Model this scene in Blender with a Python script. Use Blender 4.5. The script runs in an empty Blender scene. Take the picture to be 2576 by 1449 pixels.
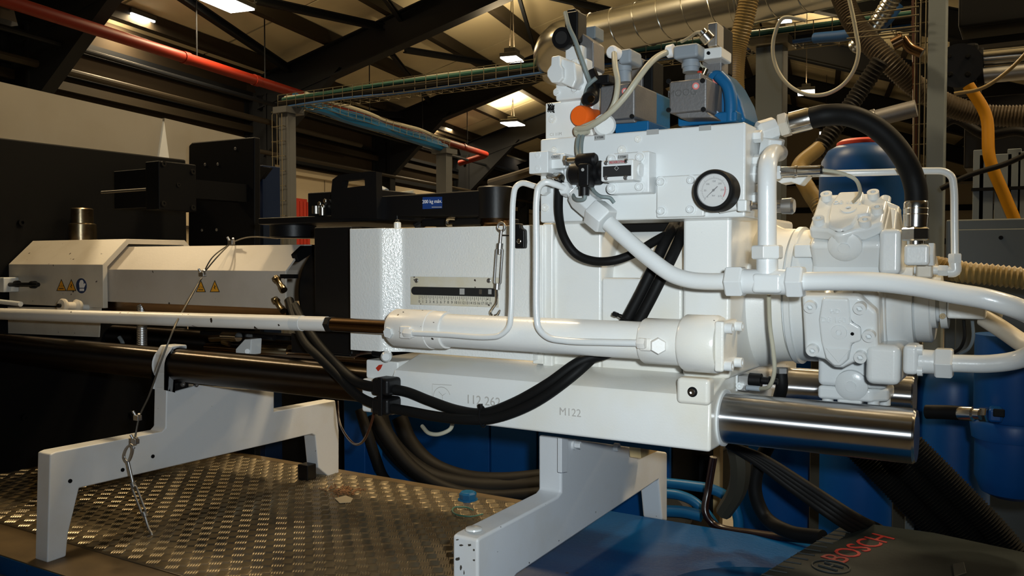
import bpy, bmesh, math, random
from mathutils import Vector, Matrix
from mathutils.geometry import tessellate_polygon
random.seed(7)
S = bpy.context.scene
COL = S.collection
# ------------------------------------------------------------------ camera, world, exposure
F = 2154.0
YAW, PITCH = math.radians(31.3), math.radians(1.85)
CAM = Vector((0, 0, 1.72))
fh = Vector((-math.sin(YAW), math.cos(YAW), 0))
rt = Vector((math.cos(YAW), math.sin(YAW), 0))
fw = fh * math.cos(PITCH) - Vector((0, 0, 1)) * math.sin(PITCH)
up = rt.cross(fw)
cd = bpy.data.cameras.new('camera'); cam = bpy.data.objects.new('camera', cd); COL.objects.link(cam)
cd.sensor_width = 36.0; cd.lens = F / 2576 * 36.0; cd.clip_start = 0.02; cd.clip_end = 200
cam.matrix_world = Matrix(((rt.x, up.x, -fw.x, CAM.x), (rt.y, up.y, -fw.y, CAM.y), (rt.z, up.z, -fw.z, CAM.z), (0, 0, 0, 1)))
S.camera = cam
S.view_settings.view_transform = 'Standard'; S.view_settings.look = 'None'
S.view_settings.gamma = 1.0; S.view_settings.use_curve_mapping = False
S.view_settings.exposure = 0.0
W = bpy.data.worlds.new('world'); S.world = W; W.use_nodes = True
W.node_tree.nodes['Background'].inputs[0].default_value = (1.0, 0.86, 0.66, 1)
W.node_tree.nodes['Background'].inputs[1].default_value = 0.012
# the photographer's flash, up and to the right of the lens
fl = bpy.data.lights.new('camera_flash', 'SPOT'); fl.shadow_soft_size = 0.022; fl.spot_size = math.radians(80); fl.spot_blend = 1.0
fl.energy = 91.0; fl.color = (0.86, 0.955, 1.0)
flo = bpy.data.objects.new('camera_flash', fl); COL.objects.link(flo)
flo.location = CAM + rt * 0.075 + up * 0.055 + fh * 0.02
flo.rotation_euler = (fw - up * 0.11 - rt * 0.05).to_track_quat('-Z', 'Y').to_euler()
LAMP_W, LAMP_C = 95.0, (1.0, 0.76, 0.44)

# ------------------------------------------------------------------ measuring helpers (pixels of the photo -> planes of the place)
def ray(px, py): return fw + rt * ((px - 1288) / F) + up * ((724.5 - py) / F)
def P(px, py, Y): d = ray(px, py); return CAM + d * (Y / d.y)
def PX(px, py, X): d = ray(px, py); return CAM + d * (X / d.x)
def PZ(px, py, Z): d = ray(px, py); return CAM + d * ((Z - CAM.z) / d.z)
def PD(px, py, D): return CAM + ray(px, py) * D
def XY(px, Y): return P(px, 655, Y).x
def SC(px, Y): return Y / ray(px, 655).y / F
BB = Vector((-math.sin(math.radians(11.6)), math.cos(math.radians(11.6)), 0))   # building axes
BA = Vector((-BB.y, BB.x, 0))
def PA(px, py, a): d = ray(px, py); return CAM + d * (a / d.dot(BA))
def G(a, s, h): return CAM + BA * a + BB * s + Vector((0, 0, h))
RH, RT = 6.64, 0.31
def PR(px, py, off=0.0):
    d = ray(px, py); t = (RH - off) / (d.z + RT * d.dot(BA)); return CAM + d * t
V = Vector
EX, EY, EZ = V((1, 0, 0)), V((0, 1, 0)), V((0, 0, 1))

# ------------------------------------------------------------------ materials
def mat(name, col, rough=0.5, metal=0.0, bump=0.0, bscale=200.0, stain=None, stain_amt=0.0, sscale=5.0, chips=0.0, cscale=40.0, chipcol=(0.03, 0.02, 0.015), emit=None, spec=0.5, coat=0.0, stretch=None, var=0.0):
    m = bpy.data.materials.new(name); m.use_nodes = True; nt = m.node_tree; N = nt.nodes; L = nt.links
    b = N['Principled BSDF']; b.inputs['Base Color'].default_value = (*col, 1); b.inputs['Roughness'].default_value = rough
    b.inputs['Metallic'].default_value = metal; b.inputs['Specular IOR Level'].default_value = spec
    if coat: b.inputs['Coat Weight'].default_value = coat; b.inputs['Coat Roughness'].default_value = 0.12
    if emit: b.inputs['Emission Color'].default_value = (*emit[0], 1); b.inputs['Emission Strength'].default_value = emit[1]
    tc = N.new('ShaderNodeTexCoord'); src = tc.outputs['Object']
    if stretch:
        mp = N.new('ShaderNodeMapping'); mp.inputs['Scale'].default_value = stretch; L.new(src, mp.inputs[0]); src = mp.outputs[0]
    def noise(sc, det=3, rg=0.55):
        n = N.new('ShaderNodeTexNoise'); n.inputs['Scale'].default_value = sc; n.inputs['Detail'].default_value = det; n.inputs['Roughness'].default_value = rg
        L.new(src, n.inputs['Vector']); return n.outputs['Fac']
    def ramp(f, lo, hi, top=1.0):
        r = N.new('ShaderNodeMapRange'); r.inputs['From Min'].default_value = lo; r.inputs['From Max'].default_value = hi; r.inputs['To Max'].default_value = top
        L.new(f, r.inputs['Value']); return r.outputs[0]
    cur = None
    def mix(fac, c2):
        nonlocal cur
        x = N.new('ShaderNodeMix'); x.data_type = 'RGBA'; L.new(fac, x.inputs[0])
        if cur is None: x.inputs[6].default_value = (*col, 1)
        else: L.new(cur, x.inputs[6])
        x.inputs[7].default_value = (*c2, 1); cur = x.outputs[2]
    if var: mix(ramp(noise(14, 5), 0.3, 0.7, var), tuple(c * 0.45 for c in col))
    if stain: mix(ramp(noise(sscale, 4), 0.48, 0.75, stain_amt), stain)
    if chips:
        f = ramp(noise(cscale, 2, 0.4), chips, chips + 0.015); mix(f, chipcol)
    if cur is not None: L.new(cur, b.inputs['Base Color'])
    if bump:
        bn = N.new('ShaderNodeBump'); bn.inputs['Strength'].default_value = bump; bn.inputs['Distance'].default_value = 0.002
        L.new(noise(bscale, 2), bn.inputs['Height']); L.new(bn.outputs[0], b.inputs['Normal'])
    return m
M = {}
M['white'] = mat('white_paint', (0.78, 0.79, 0.775), 0.3, bump=0.13, bscale=260, stain=(0.72, 0.63, 0.42), stain_amt=0.5, sscale=3.2, chips=0.80, cscale=55, coat=0.2)
M['white2'] = mat('white_paint_clean', (0.69, 0.715, 0.72), 0.28, bump=0.10, bscale=220, stain=(0.74, 0.68, 0.55), stain_amt=0.2, sscale=6, coat=0.2)
M['whitew'] = mat('white_paint_worn', (0.77, 0.76, 0.73), 0.33, bump=0.10, bscale=200, stain=(0.62, 0.55, 0.42), stain_amt=0.4, sscale=6, chips=0.71, cscale=60)
M['cream'] = mat('cream_paint_worn', (0.62, 0.57, 0.48), 0.4, bump=0.06, bscale=160, stain=(0.40, 0.34, 0.25), stain_amt=0.5, sscale=7, chips=0.74, cscale=50)
M['cream2'] = mat('cream_paint_dull', (0.50, 0.45, 0.39), 0.42, bump=0.06, bscale=160, stain=(0.36, 0.31, 0.24), stain_amt=0.4, sscale=7, chips=0.76, cscale=50)
M['frame'] = mat('frame_white_paint', (0.66, 0.68, 0.70), 0.42, bump=0.08, bscale=200, stain=(0.50, 0.44, 0.32), stain_amt=0.35, sscale=5, chips=0.77, cscale=70)
M['chipend'] = mat('frame_white_chipped', (0.72, 0.72, 0.70), 0.42, bump=0.08, stain=(0.45, 0.36, 0.22), stain_amt=0.3, chips=0.66, cscale=50)
M['black'] = mat('black_paint', (0.005, 0.005, 0.0055), 0.42, bump=0.1, bscale=120, spec=0.25)
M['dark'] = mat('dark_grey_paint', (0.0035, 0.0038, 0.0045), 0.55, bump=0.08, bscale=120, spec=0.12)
M['rubber'] = mat('black_rubber', (0.006, 0.006, 0.006), 0.55, bump=0.05, bscale=300, spec=0.13)
M['rubberd'] = mat('dusty_rubber', (0.008, 0.007, 0.006), 0.6, bump=0.1, bscale=200, var=0.4, spec=0.2)
M['blue'] = mat('blue_paint', (0.004, 0.115, 0.36), 0.35, bump=0.08, bscale=200, var=0.25, stretch=(1, 1, 1))
M['bluep'] = mat('blue_valve_paint', (0.006, 0.10, 0.25), 0.38, spec=0.3, bump=0.06, bscale=200, var=0.2)
M['bluet'] = mat('blue_tank_paint', (0.002, 0.058, 0.22), 0.4, spec=0.3, bump=0.05, bscale=100, var=0.2)
M['bluebed'] = mat('blue_bed_paint', (0.002, 0.055, 0.185), 0.36, spec=0.12, bump=0.2, bscale=90, stain=(0.005, 0.035, 0.10), stain_amt=0.5, sscale=4, chips=0.74, cscale=30)
M['steel'] = mat('ground_steel', (0.40, 0.40, 0.405), 0.27, 1.0, stretch=(1, 6, 6), var=0.25)
M['steelo'] = mat('oily_steel', (0.065, 0.056, 0.049), 0.27, 1.0, stain=(0.07, 0.042, 0.022), stain_amt=0.6, sscale=8, bump=0.05, bscale=60)
M['bronze'] = mat('bronze_rod', (0.20, 0.125, 0.07), 0.25, 1.0, stretch=(0.2, 30, 30), var=0.5)
M['chrome'] = mat('zinc_fitting', (0.62, 0.61, 0.58), 0.2, 1.0, bump=0.04, bscale=120)
M['zinc'] = mat('dull_zinc', (0.42, 0.42, 0.42), 0.4, 1.0, bump=0.05, bscale=120)
M['cast'] = mat('grey_cast_alloy', (0.22, 0.215, 0.215), 0.5, 0.6, bump=0.18, bscale=240, var=0.2)
M['plug'] = mat('grey_plastic', (0.24, 0.275, 0.31), 0.5)
M['orange'] = mat('orange_cap', (0.85, 0.13, 0.01), 0.45)
M['red'] = mat('red_paint', (0.50, 0.03, 0.012), 0.5)
M['redpipe'] = mat('red_pipe_paint', (0.17, 0.012, 0.004), 0.5, spec=0.25)
M['beam'] = mat('blue_black_beam', (0.008, 0.010, 0.014), 0.6, spec=0.25)
M['purlin'] = mat('brown_grey_purlin', (0.035, 0.028, 0.019), 0.6, spec=0.3)
M['roof'] = mat('cream_roof_panel', (0.78, 0.69, 0.46), 0.7, stain=(0.50, 0.42, 0.30), stain_amt=0.4, sscale=0.8)
M['wallc'] = mat('cream_wall', (0.60, 0.52, 0.38), 0.7)
M['walld'] = mat('dark_wall', (0.030, 0.022, 0.014), 0.9, spec=0.2)
M['floor'] = mat('concrete_floor', (0.25, 0.23, 0.20), 0.6, var=0.3)
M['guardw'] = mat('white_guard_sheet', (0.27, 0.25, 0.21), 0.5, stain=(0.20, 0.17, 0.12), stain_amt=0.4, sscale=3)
M['greypost'] = mat('grey_post_paint', (0.15, 0.178, 0.195), 0.5)
M['cabinet'] = mat('grey_cabinet_paint', (0.08, 0.094, 0.10), 0.5, bump=0.04)
M['tread'] = mat('tread_aluminium', (0.19, 0.155, 0.105), 0.38, 0.75, stain=(0.08, 0.055, 0.03), stain_amt=0.7, sscale=5, bump=0.08, bscale=80)
M['treadbar'] = mat('tread_bar_aluminium', (0.42, 0.35, 0.235), 0.27, 0.85, stain=(0.16, 0.11, 0.06), stain_amt=0.5, sscale=5)
M['galv'] = mat('galvanised_duct', (0.56, 0.56, 0.52), 0.27, 1.0, bump=0.06, bscale=20)
M['wire'] = mat('galvanised_wire', (0.20, 0.175, 0.12), 0.45, 0.9)
M['flexy'] = mat('yellow_flex_hose', (0.27, 0.185, 0.065), 0.38)
M['flexb'] = mat('brown_flex_hose', (0.07, 0.05, 0.028), 0.55)
M['beige'] = mat('beige_cable', (0.42, 0.40, 0.31), 0.45)
M['greycab'] = mat('grey_cable', (0.17, 0.21, 0.21), 0.5)
M['greencab'] = mat('green_cable', (0.03, 0.12, 0.09), 0.5)
M['bluecab'] = mat('blue_cable', (0.01, 0.07, 0.22), 0.5)
M['yellow'] = mat('yellow_hose', (0.34, 0.15, 0.003), 0.6, spec=0.15)
M['dial'] = mat('dial_face', (0.50, 0.50, 0.49), 0.5)
M['ink'] = mat('black_ink', (0.01, 0.01, 0.01), 0.6)
M['redink'] = mat('red_ink', (0.45, 0.02, 0.03), 0.6)
M['tag'] = mat('grey_tag', (0.35, 0.35, 0.34), 0.5)
M['engr'] = mat('engraved_shade', (0.48, 0.46, 0.43), 0.6)
M['scale'] = mat('scale_plate', (0.62, 0.59, 0.50), 0.45, stain=(0.55, 0.42, 0.10), stain_amt=0.5, sscale=12, chips=0.68, cscale=60)
M['slot'] = mat('slot_black', (0.006, 0.006, 0.006), 0.8)
M['signblue'] = mat('sign_blue', (0.006, 0.04, 0.20), 0.5)
M['signw'] = mat('sign_white', (0.8, 0.8, 0.8), 0.5)
M['hazard'] = mat('hazard_yellow', (0.75, 0.34, 0.02), 0.5)
M['pictb'] = mat('mandatory_blue', (0.01, 0.03, 0.10), 0.5)
M['green'] = mat('sign_green', (0.01, 0.09, 0.05), 0.5)
M['wood'] = mat('pale_wood', (0.62, 0.45, 0.22), 0.6, stain=(0.4, 0.26, 0.1), stain_amt=0.5, sscale=12)
M['oldbrass'] = mat('oily_nozzle_steel', (0.30, 0.24, 0.15), 0.28, 1.0, stain=(0.10, 0.04, 0.015), stain_amt=0.9, sscale=16, bump=0.2, bscale=40)
M['copper'] = mat('reddish_cable', (0.06, 0.018, 0.008), 0.3)
M['case'] = mat('case_plastic', (0.007, 0.0115, 0.0125), 0.6, spec=0.25, bump=0.2, bscale=80, stain=(0.013, 0.018, 0.018), stain_amt=0.6, sscale=9)
M['caseline'] = mat('case_relief', (0.024, 0.028, 0.028), 0.55, spec=0.3)
M['casered'] = mat('case_red_print', (0.30, 0.012, 0.010), 0.6)
M['lampbody'] = mat('lamp_housing', (0.10, 0.10, 0.09), 0.5, 0.5)
M['lamp'] = mat('lamp_diffuser', (1, 1, 1), 0.5, emit=((1.0, 0.97, 0.90), 7.0))
M['rust'] = mat('rusty_swarf', (0.20, 0.09, 0.03), 0.7, var=0.6)
M['strawdirt'] = mat('paper_scrap', (0.45, 0.38, 0.26), 0.7)
M['rope'] = mat('dull_wire_steel', (0.10, 0.09, 0.075), 0.5, 0.6)
M['oldgap'] = mat('oil_stained_edge', (0.12, 0.08, 0.035), 0.5, var=0.6)
M['peel'] = mat('white_paint_orange_peel', (0.78, 0.79, 0.775), 0.16, bump=0.5, bscale=230, stain=(0.72, 0.63, 0.42), stain_amt=0.25, sscale=3.2, coat=0.3)
M['postdim'] = mat('dull_grey_post_paint', (0.085, 0.09, 0.095), 0.6)
M['darkblue'] = mat('dark_blue_paint', (0.003, 0.012, 0.04), 0.55, spec=0.2)
M['bolt'] = mat('bolt_steel', (0.40, 0.38, 0.34), 0.3, 1.0)
M['browncab'] = mat('dark_brown_cable', (0.012, 0.004, 0.003), 0.25)
M['olive'] = mat('olive_strap', (0.025, 0.021, 0.011), 0.8)
for k_ in ('steel', 'steelo'):     # circumferential grinding marks: the gloss spreads along the bar
    nt_ = M[k_].node_tree; pb_ = nt_.nodes['Principled BSDF']; pb_.inputs['Anisotropic'].default_value = 0.95
    cx_ = nt_.nodes.new('ShaderNodeCombineXYZ'); cx_.inputs[0].default_value = 1.0; nt_.links.new(cx_.outputs[0], pb_.inputs['Tangent'])
M['glass'] = mat('gauge_glass', (1, 1, 1), 0.05)
M['glass'].node_tree.nodes['Principled BSDF'].inputs['Alpha'].default_value = 0.10

# ------------------------------------------------------------------ mesh builder
def frame_of(n):
    n = n.normalized(); a = V((0, 0, 1)) if abs(n.z) < 0.9 else V((1, 0, 0))
    u = n.cross(a).normalized(); return u, n.cross(u).normalized(), n
def crom(pts, k=8, closed=False):
    if len(pts) < 3: return list(pts)
    out = []; n = len(pts); rng = n if closed else n - 1
    for i in range(rng):
        p0 = pts[(i - 1) % n] if (i or closed) else pts[0] * 2 - pts[1]
        p1 = pts[i]; p2 = pts[(i + 1) % n]
        p3 = pts[(i + 2) % n] if (i < n - 2 or closed) else pts[-1] * 2 - pts[-2]
        def tj(a, b): return max((b - a).length, 1e-6) ** 0.5
        t0 = 0; t1 = tj(p0, p1); t2 = t1 + tj(p1, p2); t3 = t2 + tj(p2, p3)
        for j in range(k):
            t = t1 + (t2 - t1) * j / k
            A1 = p0 * ((t1 - t) / (t1 - t0)) + p1 * ((t - t0) / (t1 - t0)); A2 = p1 * ((t2 - t) / (t2 - t1)) + p2 * ((t - t1) / (t2 - t1))
            A3 = p2 * ((t3 - t) / (t3 - t2)) + p3 * ((t - t2) / (t3 - t2))
            B1 = A1 * ((t2 - t) / (t2 - t0)) + A2 * ((t - t0) / (t2 - t0)); B2 = A2 * ((t3 - t) / (t3 - t1)) + A3 * ((t - t1) / (t3 - t1))
            out.append(B1 * ((t2 - t) / (t2 - t1)) + B2 * ((t - t1) / (t2 - t1)))
    if not closed: out.append(pts[-1])
    return out
class MB:
    def __init__(s): s.v = []; s.f = []
    def add(s, vs, fs):
        o = len(s.v); s.v += [V(p) for p in vs]; s.f += [tuple(i + o for i in f) for f in fs]; return s
    def box(s, x0, x1, y0, y1, z0, z1):
        return s.lbox(V(((x0 + x1) / 2, (y0 + y1) / 2, (z0 + z1) / 2)), EX, EY, EZ, abs(x1 - x0) / 2, abs(y1 - y0) / 2, abs(z1 - z0) / 2)
    def lbox(s, c, u, v, w, a, b, h):
        P8 = [c + u * (a * i) + v * (b * j) + w * (h * k) for k in (-1, 1) for i, j in ((-1, -1), (1, -1), (1, 1), (-1, 1))]
        f = [(3, 2, 1, 0), (4, 5, 6, 7), (0, 1, 5, 4), (1, 2, 6, 5), (2, 3, 7, 6), (3, 0, 4, 7)]
        if u.cross(v).dot(w) < 0: f = [tuple(reversed(q)) for q in f]
        return s.add(P8, f)
    def ext(s, poly, vec, holes=()):
        vec = V(vec); loops = [list(poly)] + [list(h) for h in holes]; allp = [p for l in loops for p in l]; n = len(allp)
        tri = tessellate_polygon(loops) if holes else [tuple(range(n))]
        o = len(s.v); s.v += allp + [p + vec for p in allp]
        nrm = V((0, 0, 0)); l0 = loops[0]
        for i in range(len(l0)): nrm += l0[i].cross(l0[(i + 1) % len(l0)])
        for t in tri:
            t = tuple(t); a, b, c = allp[t[0]], allp[t[1]], allp[t[2]]
            tn = (b - a).cross(c - a) if holes else nrm
            if tn.dot(vec) < 0: s.f.append(tuple(o + i for i in t)); s.f.append(tuple(o + n + i for i in reversed(t)))
            else: s.f.append(tuple(o + i for i in reversed(t))); s.f.append(tuple(o + n + i for i in t))
        k = 0
        for li, l in enumerate(loops):
            m = len(l); ln = V((0, 0, 0))
            for i in range(m): ln += l[i].cross(l[(i + 1) % m])
            fl_ = (ln.dot(vec) < 0) ^ (li > 0)
            for i in range(m):
                a, b = o + k + i, o + k + (i + 1) % m
                q = (a, b, b + n, a + n); s.f.append(tuple(reversed(q)) if fl_ else q)
            k += m
        return s
    def lathe(s, p, ax, prof, n=32):
        """prof: (distance along the axis, radius); capped ends"""
        u, v, w = frame_of(V(ax)); o = len(s.v); m = len(prof)
        for d, r in prof:
            for i in range(n):
                a = 2 * math.pi * i / n; s.v.append(p + w * d + (u * math.cos(a) + v * math.sin(a)) * r)
        for j in range(m - 1):
            for i in range(n):
                a = o + j * n + i; b = o + j * n + (i + 1) % n; s.f.append((a, b, b + n, a + n))
        s.f.append(tuple(o + i for i in reversed(range(n)))); s.f.append(tuple(o + (m - 1) * n + i for i in range(n)))
        return s
    def cyl(s, p0, p1, r0, r1=None, n=24):
        r1 = r0 if r1 is None else r1; return s.lathe(V(p0), V(p1) - V(p0), [(0, r0), ((V(p1) - V(p0)).length, r1)], n)
    def hexn(s, p0, p1, r, ch=0.12, rot=0.0):
        d = V(p1) - V(p0); L_ = d.length; return s.lathe(V(p0), d, [(0, r * (1 - ch)), (L_ * ch, r), (L_ * (1 - ch), r), (L_, r * (1 - ch))], 6)
    def tube(s, pts, r, n=12, smooth=8, closed=False, rfun=None, caps=True):
        pts = [V(p) for p in pts]; pts = crom(pts, smooth, closed) if smooth else pts
        m = len(pts); o = len(s.v); T = []
        for i in range(m):
            a = pts[i - 1] if (i or closed) else pts[0]; b = pts[(i + 1) % m] if (i < m - 1 or closed) else pts[-1]
            T.append((b - a).normalized())
        u = frame_of(T[0])[0]
        for i in range(m):
            u = (u - T[i] * u.dot(T[i])).normalized(); w = T[i].cross(u); rr = r if rfun is None else r * rfun(i)
            for j in range(n):
                a = 2 * math.pi * j / n; s.v.append(pts[i] + (u * math.cos(a) + w * math.sin(a)) * rr)
        for i in range(m if closed else m - 1):
            for j in range(n):
                a = o + i * n + j; b = o + i * n + (j + 1) % n; c = o + ((i + 1) % m) * n; s.f.append((a, b, c + (j + 1) % n, c + j))
        if caps and not closed:
            s.f.append(tuple(o + i for i in reversed(range(n)))); s.f.append(tuple(o + (m - 1) * n + i for i in range(n)))
        return s
    def rib(s, pts, r, pitch, n=14, depth=0.12, smooth=10):
        """corrugated hose"""
        pp = crom([V(p) for p in pts], smooth); L_ = [0]
        for a, b in zip(pp, pp[1:]): L_.append(L_[-1] + (b - a).length)
        k = max(4, int(L_[-1] / pitch * 2)); q = []; j = 0
        for i in range(k + 1):
            t = L_[-1] * i / k
            while j < len(L_) - 2 and L_[j + 1] < t: j += 1
            q.append(pp[j].lerp(pp[j + 1], (t - L_[j]) / max(L_[j + 1] - L_[j], 1e-9)))
        return s.tube(q, r, n, 0, rfun=lambda i: 1 + (depth if i % 2 else -depth) * 0.5)
    def ball(s, c, r, n=14):
        return s.lathe(c - EZ * r, EZ, [(r - r * math.cos(math.pi * i / 8), max(r * math.sin(math.pi * i / 8), r * 0.02)) for i in range(9)], n)
def mesh_of(mb, off, name, smooth=35):
    me = bpy.data.meshes.new(name); me.from_pydata([tuple(p - off) for p in mb.v], [], mb.f)
    me.polygons.foreach_set('use_smooth', [True] * len(me.polygons)); me.update(); me.set_sharp_from_angle(angle=math.radians(smooth)); return me
CACHE = {}
def unit(kind):
    if kind in CACHE: return CACHE[kind]
    b = MB(); O = V((0, 0, 0))
    if kind == 'hexbolt': b.lathe(O, EZ, [(0, 1.0), (0.22, 1.0), (0.25, 0.96)], 20); b.hexn(V((0, 0, 0.25)), V((0, 0, 0.95)), 0.72)
    elif kind == 'washered': b.lathe(O, EZ, [(0, 1.0), (0.15, 1.0)], 20); b.lathe(V((0, 0, .15)), EZ, [(0, .68), (.5, .68), (.58, .6), (.58, .38), (.3, .36)], 20)
    elif kind == 'socket':
        c = lambda r, k, z, o=0: [V((r * math.cos(2 * math.pi * i / k + o), r * math.sin(2 * math.pi * i / k + o), z)) for i in range(k)]
        b.ext(c(1, 24, 0), EZ * 1.0, [c(0.5, 6, 0)]); b.ext(c(0.55, 6, 0.0), EZ * 0.4)
    elif kind == 'plug': b.lathe(O, EZ, [(0, 1.0), (.18, 1.0), (.25, .9), (.25, .34), (.05, .32)], 24)
    elif kind == 'screw': b.lathe(O, EZ, [(0, 1.0), (.35, .95), (.5, .75), (.5, .35), (.3, .3)], 16)
    elif kind == 'hex': b.hexn(O, EZ, 1.0)
    me = mesh_of(b, O, kind + '_mesh'); CACHE[kind] = me; return me
UNITM = {}
class Thing:
    def __init__(s, name, label, cat, group=None, kind=None):
        s.name, s.label, s.cat, s.group, s.kind = name, label, cat, group, kind; s.p = []; s.i = []; s.x = []
    def part(s, name, mb, m, bevel=0.0, parent=None, label=None, kind=None, smooth=35, seg=2):
        s.p.append(dict(name=name, mb=mb, m=m, bevel=bevel, parent=parent, label=label, kind=kind, smooth=smooth, seg=seg)); return len(s.p) - 1
    def bolt(s, kind, pos, ax, r, h, m='white', name='bolt', parent=None, spin=0.0, label=None):
        s.i.append((kind, V(pos), V(ax), r, h, m, name, parent, spin, label))
    def text(s, name, body, pos, size, m, xdir=EX, ydir=EZ, depth=0.0004, parent=None, align='CENTER'):
        s.x.append((name, body, V(pos), size, m, V(xdir), V(ydir), depth, parent, align))
    def done(s):
        vs = [v for q in s.p for v in q['mb'].v]
        lo = V([min(v[k] for v in vs) for k in range(3)]); hi = V([max(v[k] for v in vs) for k in range(3)])
        base = V(((lo.x + hi.x) / 2, (lo.y + hi.y) / 2, lo.z)); single = len(s.p) == 1 and not s.i and not s.x
        root = None
        if not single:
            root = bpy.data.objects.new(s.name, None); root.empty_display_size = 0.02; COL.objects.link(root); root.location = base
        objs = []
        for q in s.p:
            o = bpy.data.objects.new(s.name if single else q['name'], mesh_of(q['mb'], base, q['name'], q['smooth']))
            o.data.materials.append(M[q['m']] if isinstance(q['m'], str) else q['m']); COL.objects.link(o)
            if q['bevel']:
                md = o.modifiers.new('bevel', 'BEVEL'); md.width = q['bevel']; md.segments = q['seg']; md.limit_method = 'ANGLE'; md.angle_limit = math.radians(40); md.harden_normals = True
            if single: o.location = base; root = o
            else: o.parent = root if q['parent'] is None else objs[q['parent']]
            if q['label'] and not single: o['label'] = q['label']
            if q['kind']: o['kind'] = q['kind']
            objs.append(o)
        for kind, pos, ax, r, h, m, name, par, spin, lab in s.i:
            key = (kind, m)
            if key not in UNITM:
                me = unit(kind).copy(); me.materials.append(M[m]); UNITM[key] = me
            o = bpy.data.objects.new(name, UNITM[key]); COL.objects.link(o); o.parent = root if par is None else objs[par]
            o.location = pos - base; o.rotation_mode = 'QUATERNION'
            o.rotation_quaternion = ax.to_track_quat('Z', 'Y') @ Matrix.Rotation(spin, 3, 'Z').to_quaternion(); o.scale = (r, r, h)
            if lab: o['label'] = lab
        for name, body, pos, size, m, xd, yd, dep, par, al in s.x:
            cu = bpy.data.curves.new(name, 'FONT'); cu.body = body; cu.size = size; cu.extrude = dep; cu.align_x = al; cu.align_y = 'CENTER'
            cu.resolution_u = 3; cu.materials.append(M[m]); tmp = bpy.data.objects.new(name, cu); me = bpy.data.meshes.new_from_object(tmp); bpy.data.objects.remove(tmp)
            o = bpy.data.objects.new(name, me); COL.objects.link(o); o.parent = root if par is None else objs[par]
            xd = xd.normalized(); zd = xd.cross(yd).normalized(); yd = zd.cross(xd)
            o.matrix_local = Matrix(((xd.x, yd.x, zd.x, pos.x - base.x), (xd.y, yd.y, zd.y, pos.y - base.y), (xd.z, yd.z, zd.z, pos.z - base.z), (0, 0, 0, 1)))
        if s.label: root['label'] = s.label
        if s.cat: root['category'] = s.cat
        if s.group: root['group'] = s.group
        if s.kind: root['kind'] = s.kind
        s.root = root; return root
def one(name, mb, m, label, cat, group=None, kind=None, bevel=0.0, smooth=35):
    t = Thing(name, label, cat, group, kind); t.part(name, mb, m, bevel, smooth=smooth); return t.done()
def bx(px0, px1, py0, py1, Y0, Y1, mb=None):
    """box whose front face (plane Y0) covers the pixel rectangle; it reaches back to Y1"""
    mb = mb or MB(); pc = (px0 + px1) / 2
    return mb.box(XY(px0, Y0), XY(px1, Y0), Y0, Y1, P(pc, py1, Y0).z, P(pc, py0, Y0).z)
def poly(pp, Y0, dy, mb=None, holes=()):
    mb = mb or MB(); return mb.ext([P(a, b, Y0) for a, b in pp], EY * dy, [[P(a, b, Y0) for a, b in h] for h in holes])
def TP(*q): return [P(a, b, c) for a, b, c in q]
ZB = 1.72 - 0.717    # top of the machine bed plate
# ================================================================== THE HALL
def hroof(a): return RH - RT * a if a > 1.5 else RH - RT * 1.5 - RT * (1.5 - a)
AL, AR, S0, S1 = 10.0, -8.0, -8.0, 40.0
def hall_box(a0, a1, s0, s1, h0, h1, mb=None):
    mb = mb or MB(); c = G((a0 + a1) / 2, (s0 + s1) / 2, (h0 + h1) / 2)
    return mb.lbox(c, BA, BB, EZ, abs(a1 - a0) / 2, abs(s1 - s0) / 2, abs(h1 - h0) / 2)
one('floor', hall_box(AL + 2, AR - 2, S0 - 2, S1 + 2, -1.82, -1.72), 'floor', 'grey concrete floor of the factory hall', 'floor', kind='structure')
# roof: one object, its cladding panels are parts with open joints between them, ridge at a = 1.5
t = Thing('ceiling', 'cream panelled pitched roof of the hall', 'ceiling', kind='structure')
liner = MB()
for (a0, a1) in ((AL + .6, 1.5), (1.5, AR - .6)):
    liner.ext([G(a0, S0, hroof(a0) + .07), G(a0, S0, hroof(a0) + .14), G(a1, S0, hroof(a1) + .14), G(a1, S0, hroof(a1) + .07)], BB * (S1 - S0))
t.part('roof_liner', liner, 'walld')
k = 0; s = S0
while s < S1:
    w = 2.35 if k % 2 else 2.7
    for (a0, a1) in ((AL + .6, 1.53), (1.47, AR - .6)):
        t.part('roof_panel', MB().ext([G(a0, s + .03, hroof(a0)), G(a0, s + .03, hroof(a0) + .05), G(a1, s + .03, hroof(a1) + .05), G(a1, s + .03, hroof(a1))], BB * (w - .05)), 'roof')
    s += w; k += 1
for a in (9.5, 8.25, 7.0, 5.75, 4.5, 3.25, 2.1, .9, -.5, -1.9, -3.3, -4.7, -6.1):
    mb = MB(); mb.lbox(G(a, (S0 + S1) / 2, hroof(a) - .12), BA, BB, EZ, .035, (S1 - S0) / 2, .115)
    mb.lbox(G(a + .05, (S0 + S1) / 2, hroof(a) - .225), BA, BB, EZ, .06, (S1 - S0) / 2, .012)
    t.part('purlin', mb, 'purlin')
t.done()
t = Thing('wall_left', 'cream sheet wall under dark girts on the left of the hall', 'wall', kind='structure')
t.part('upper_wall', hall_box(AL, AL + .2, S0, S1, 1.75, 3.6), 'walld')
s = S0
while s < S1:
    t.part('wall_panel', hall_box(AL, AL + .2, s + .02, min(s + 3.0, S1) - .02, -1.72, 1.75), 'wallc'); s += 3.0
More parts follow.
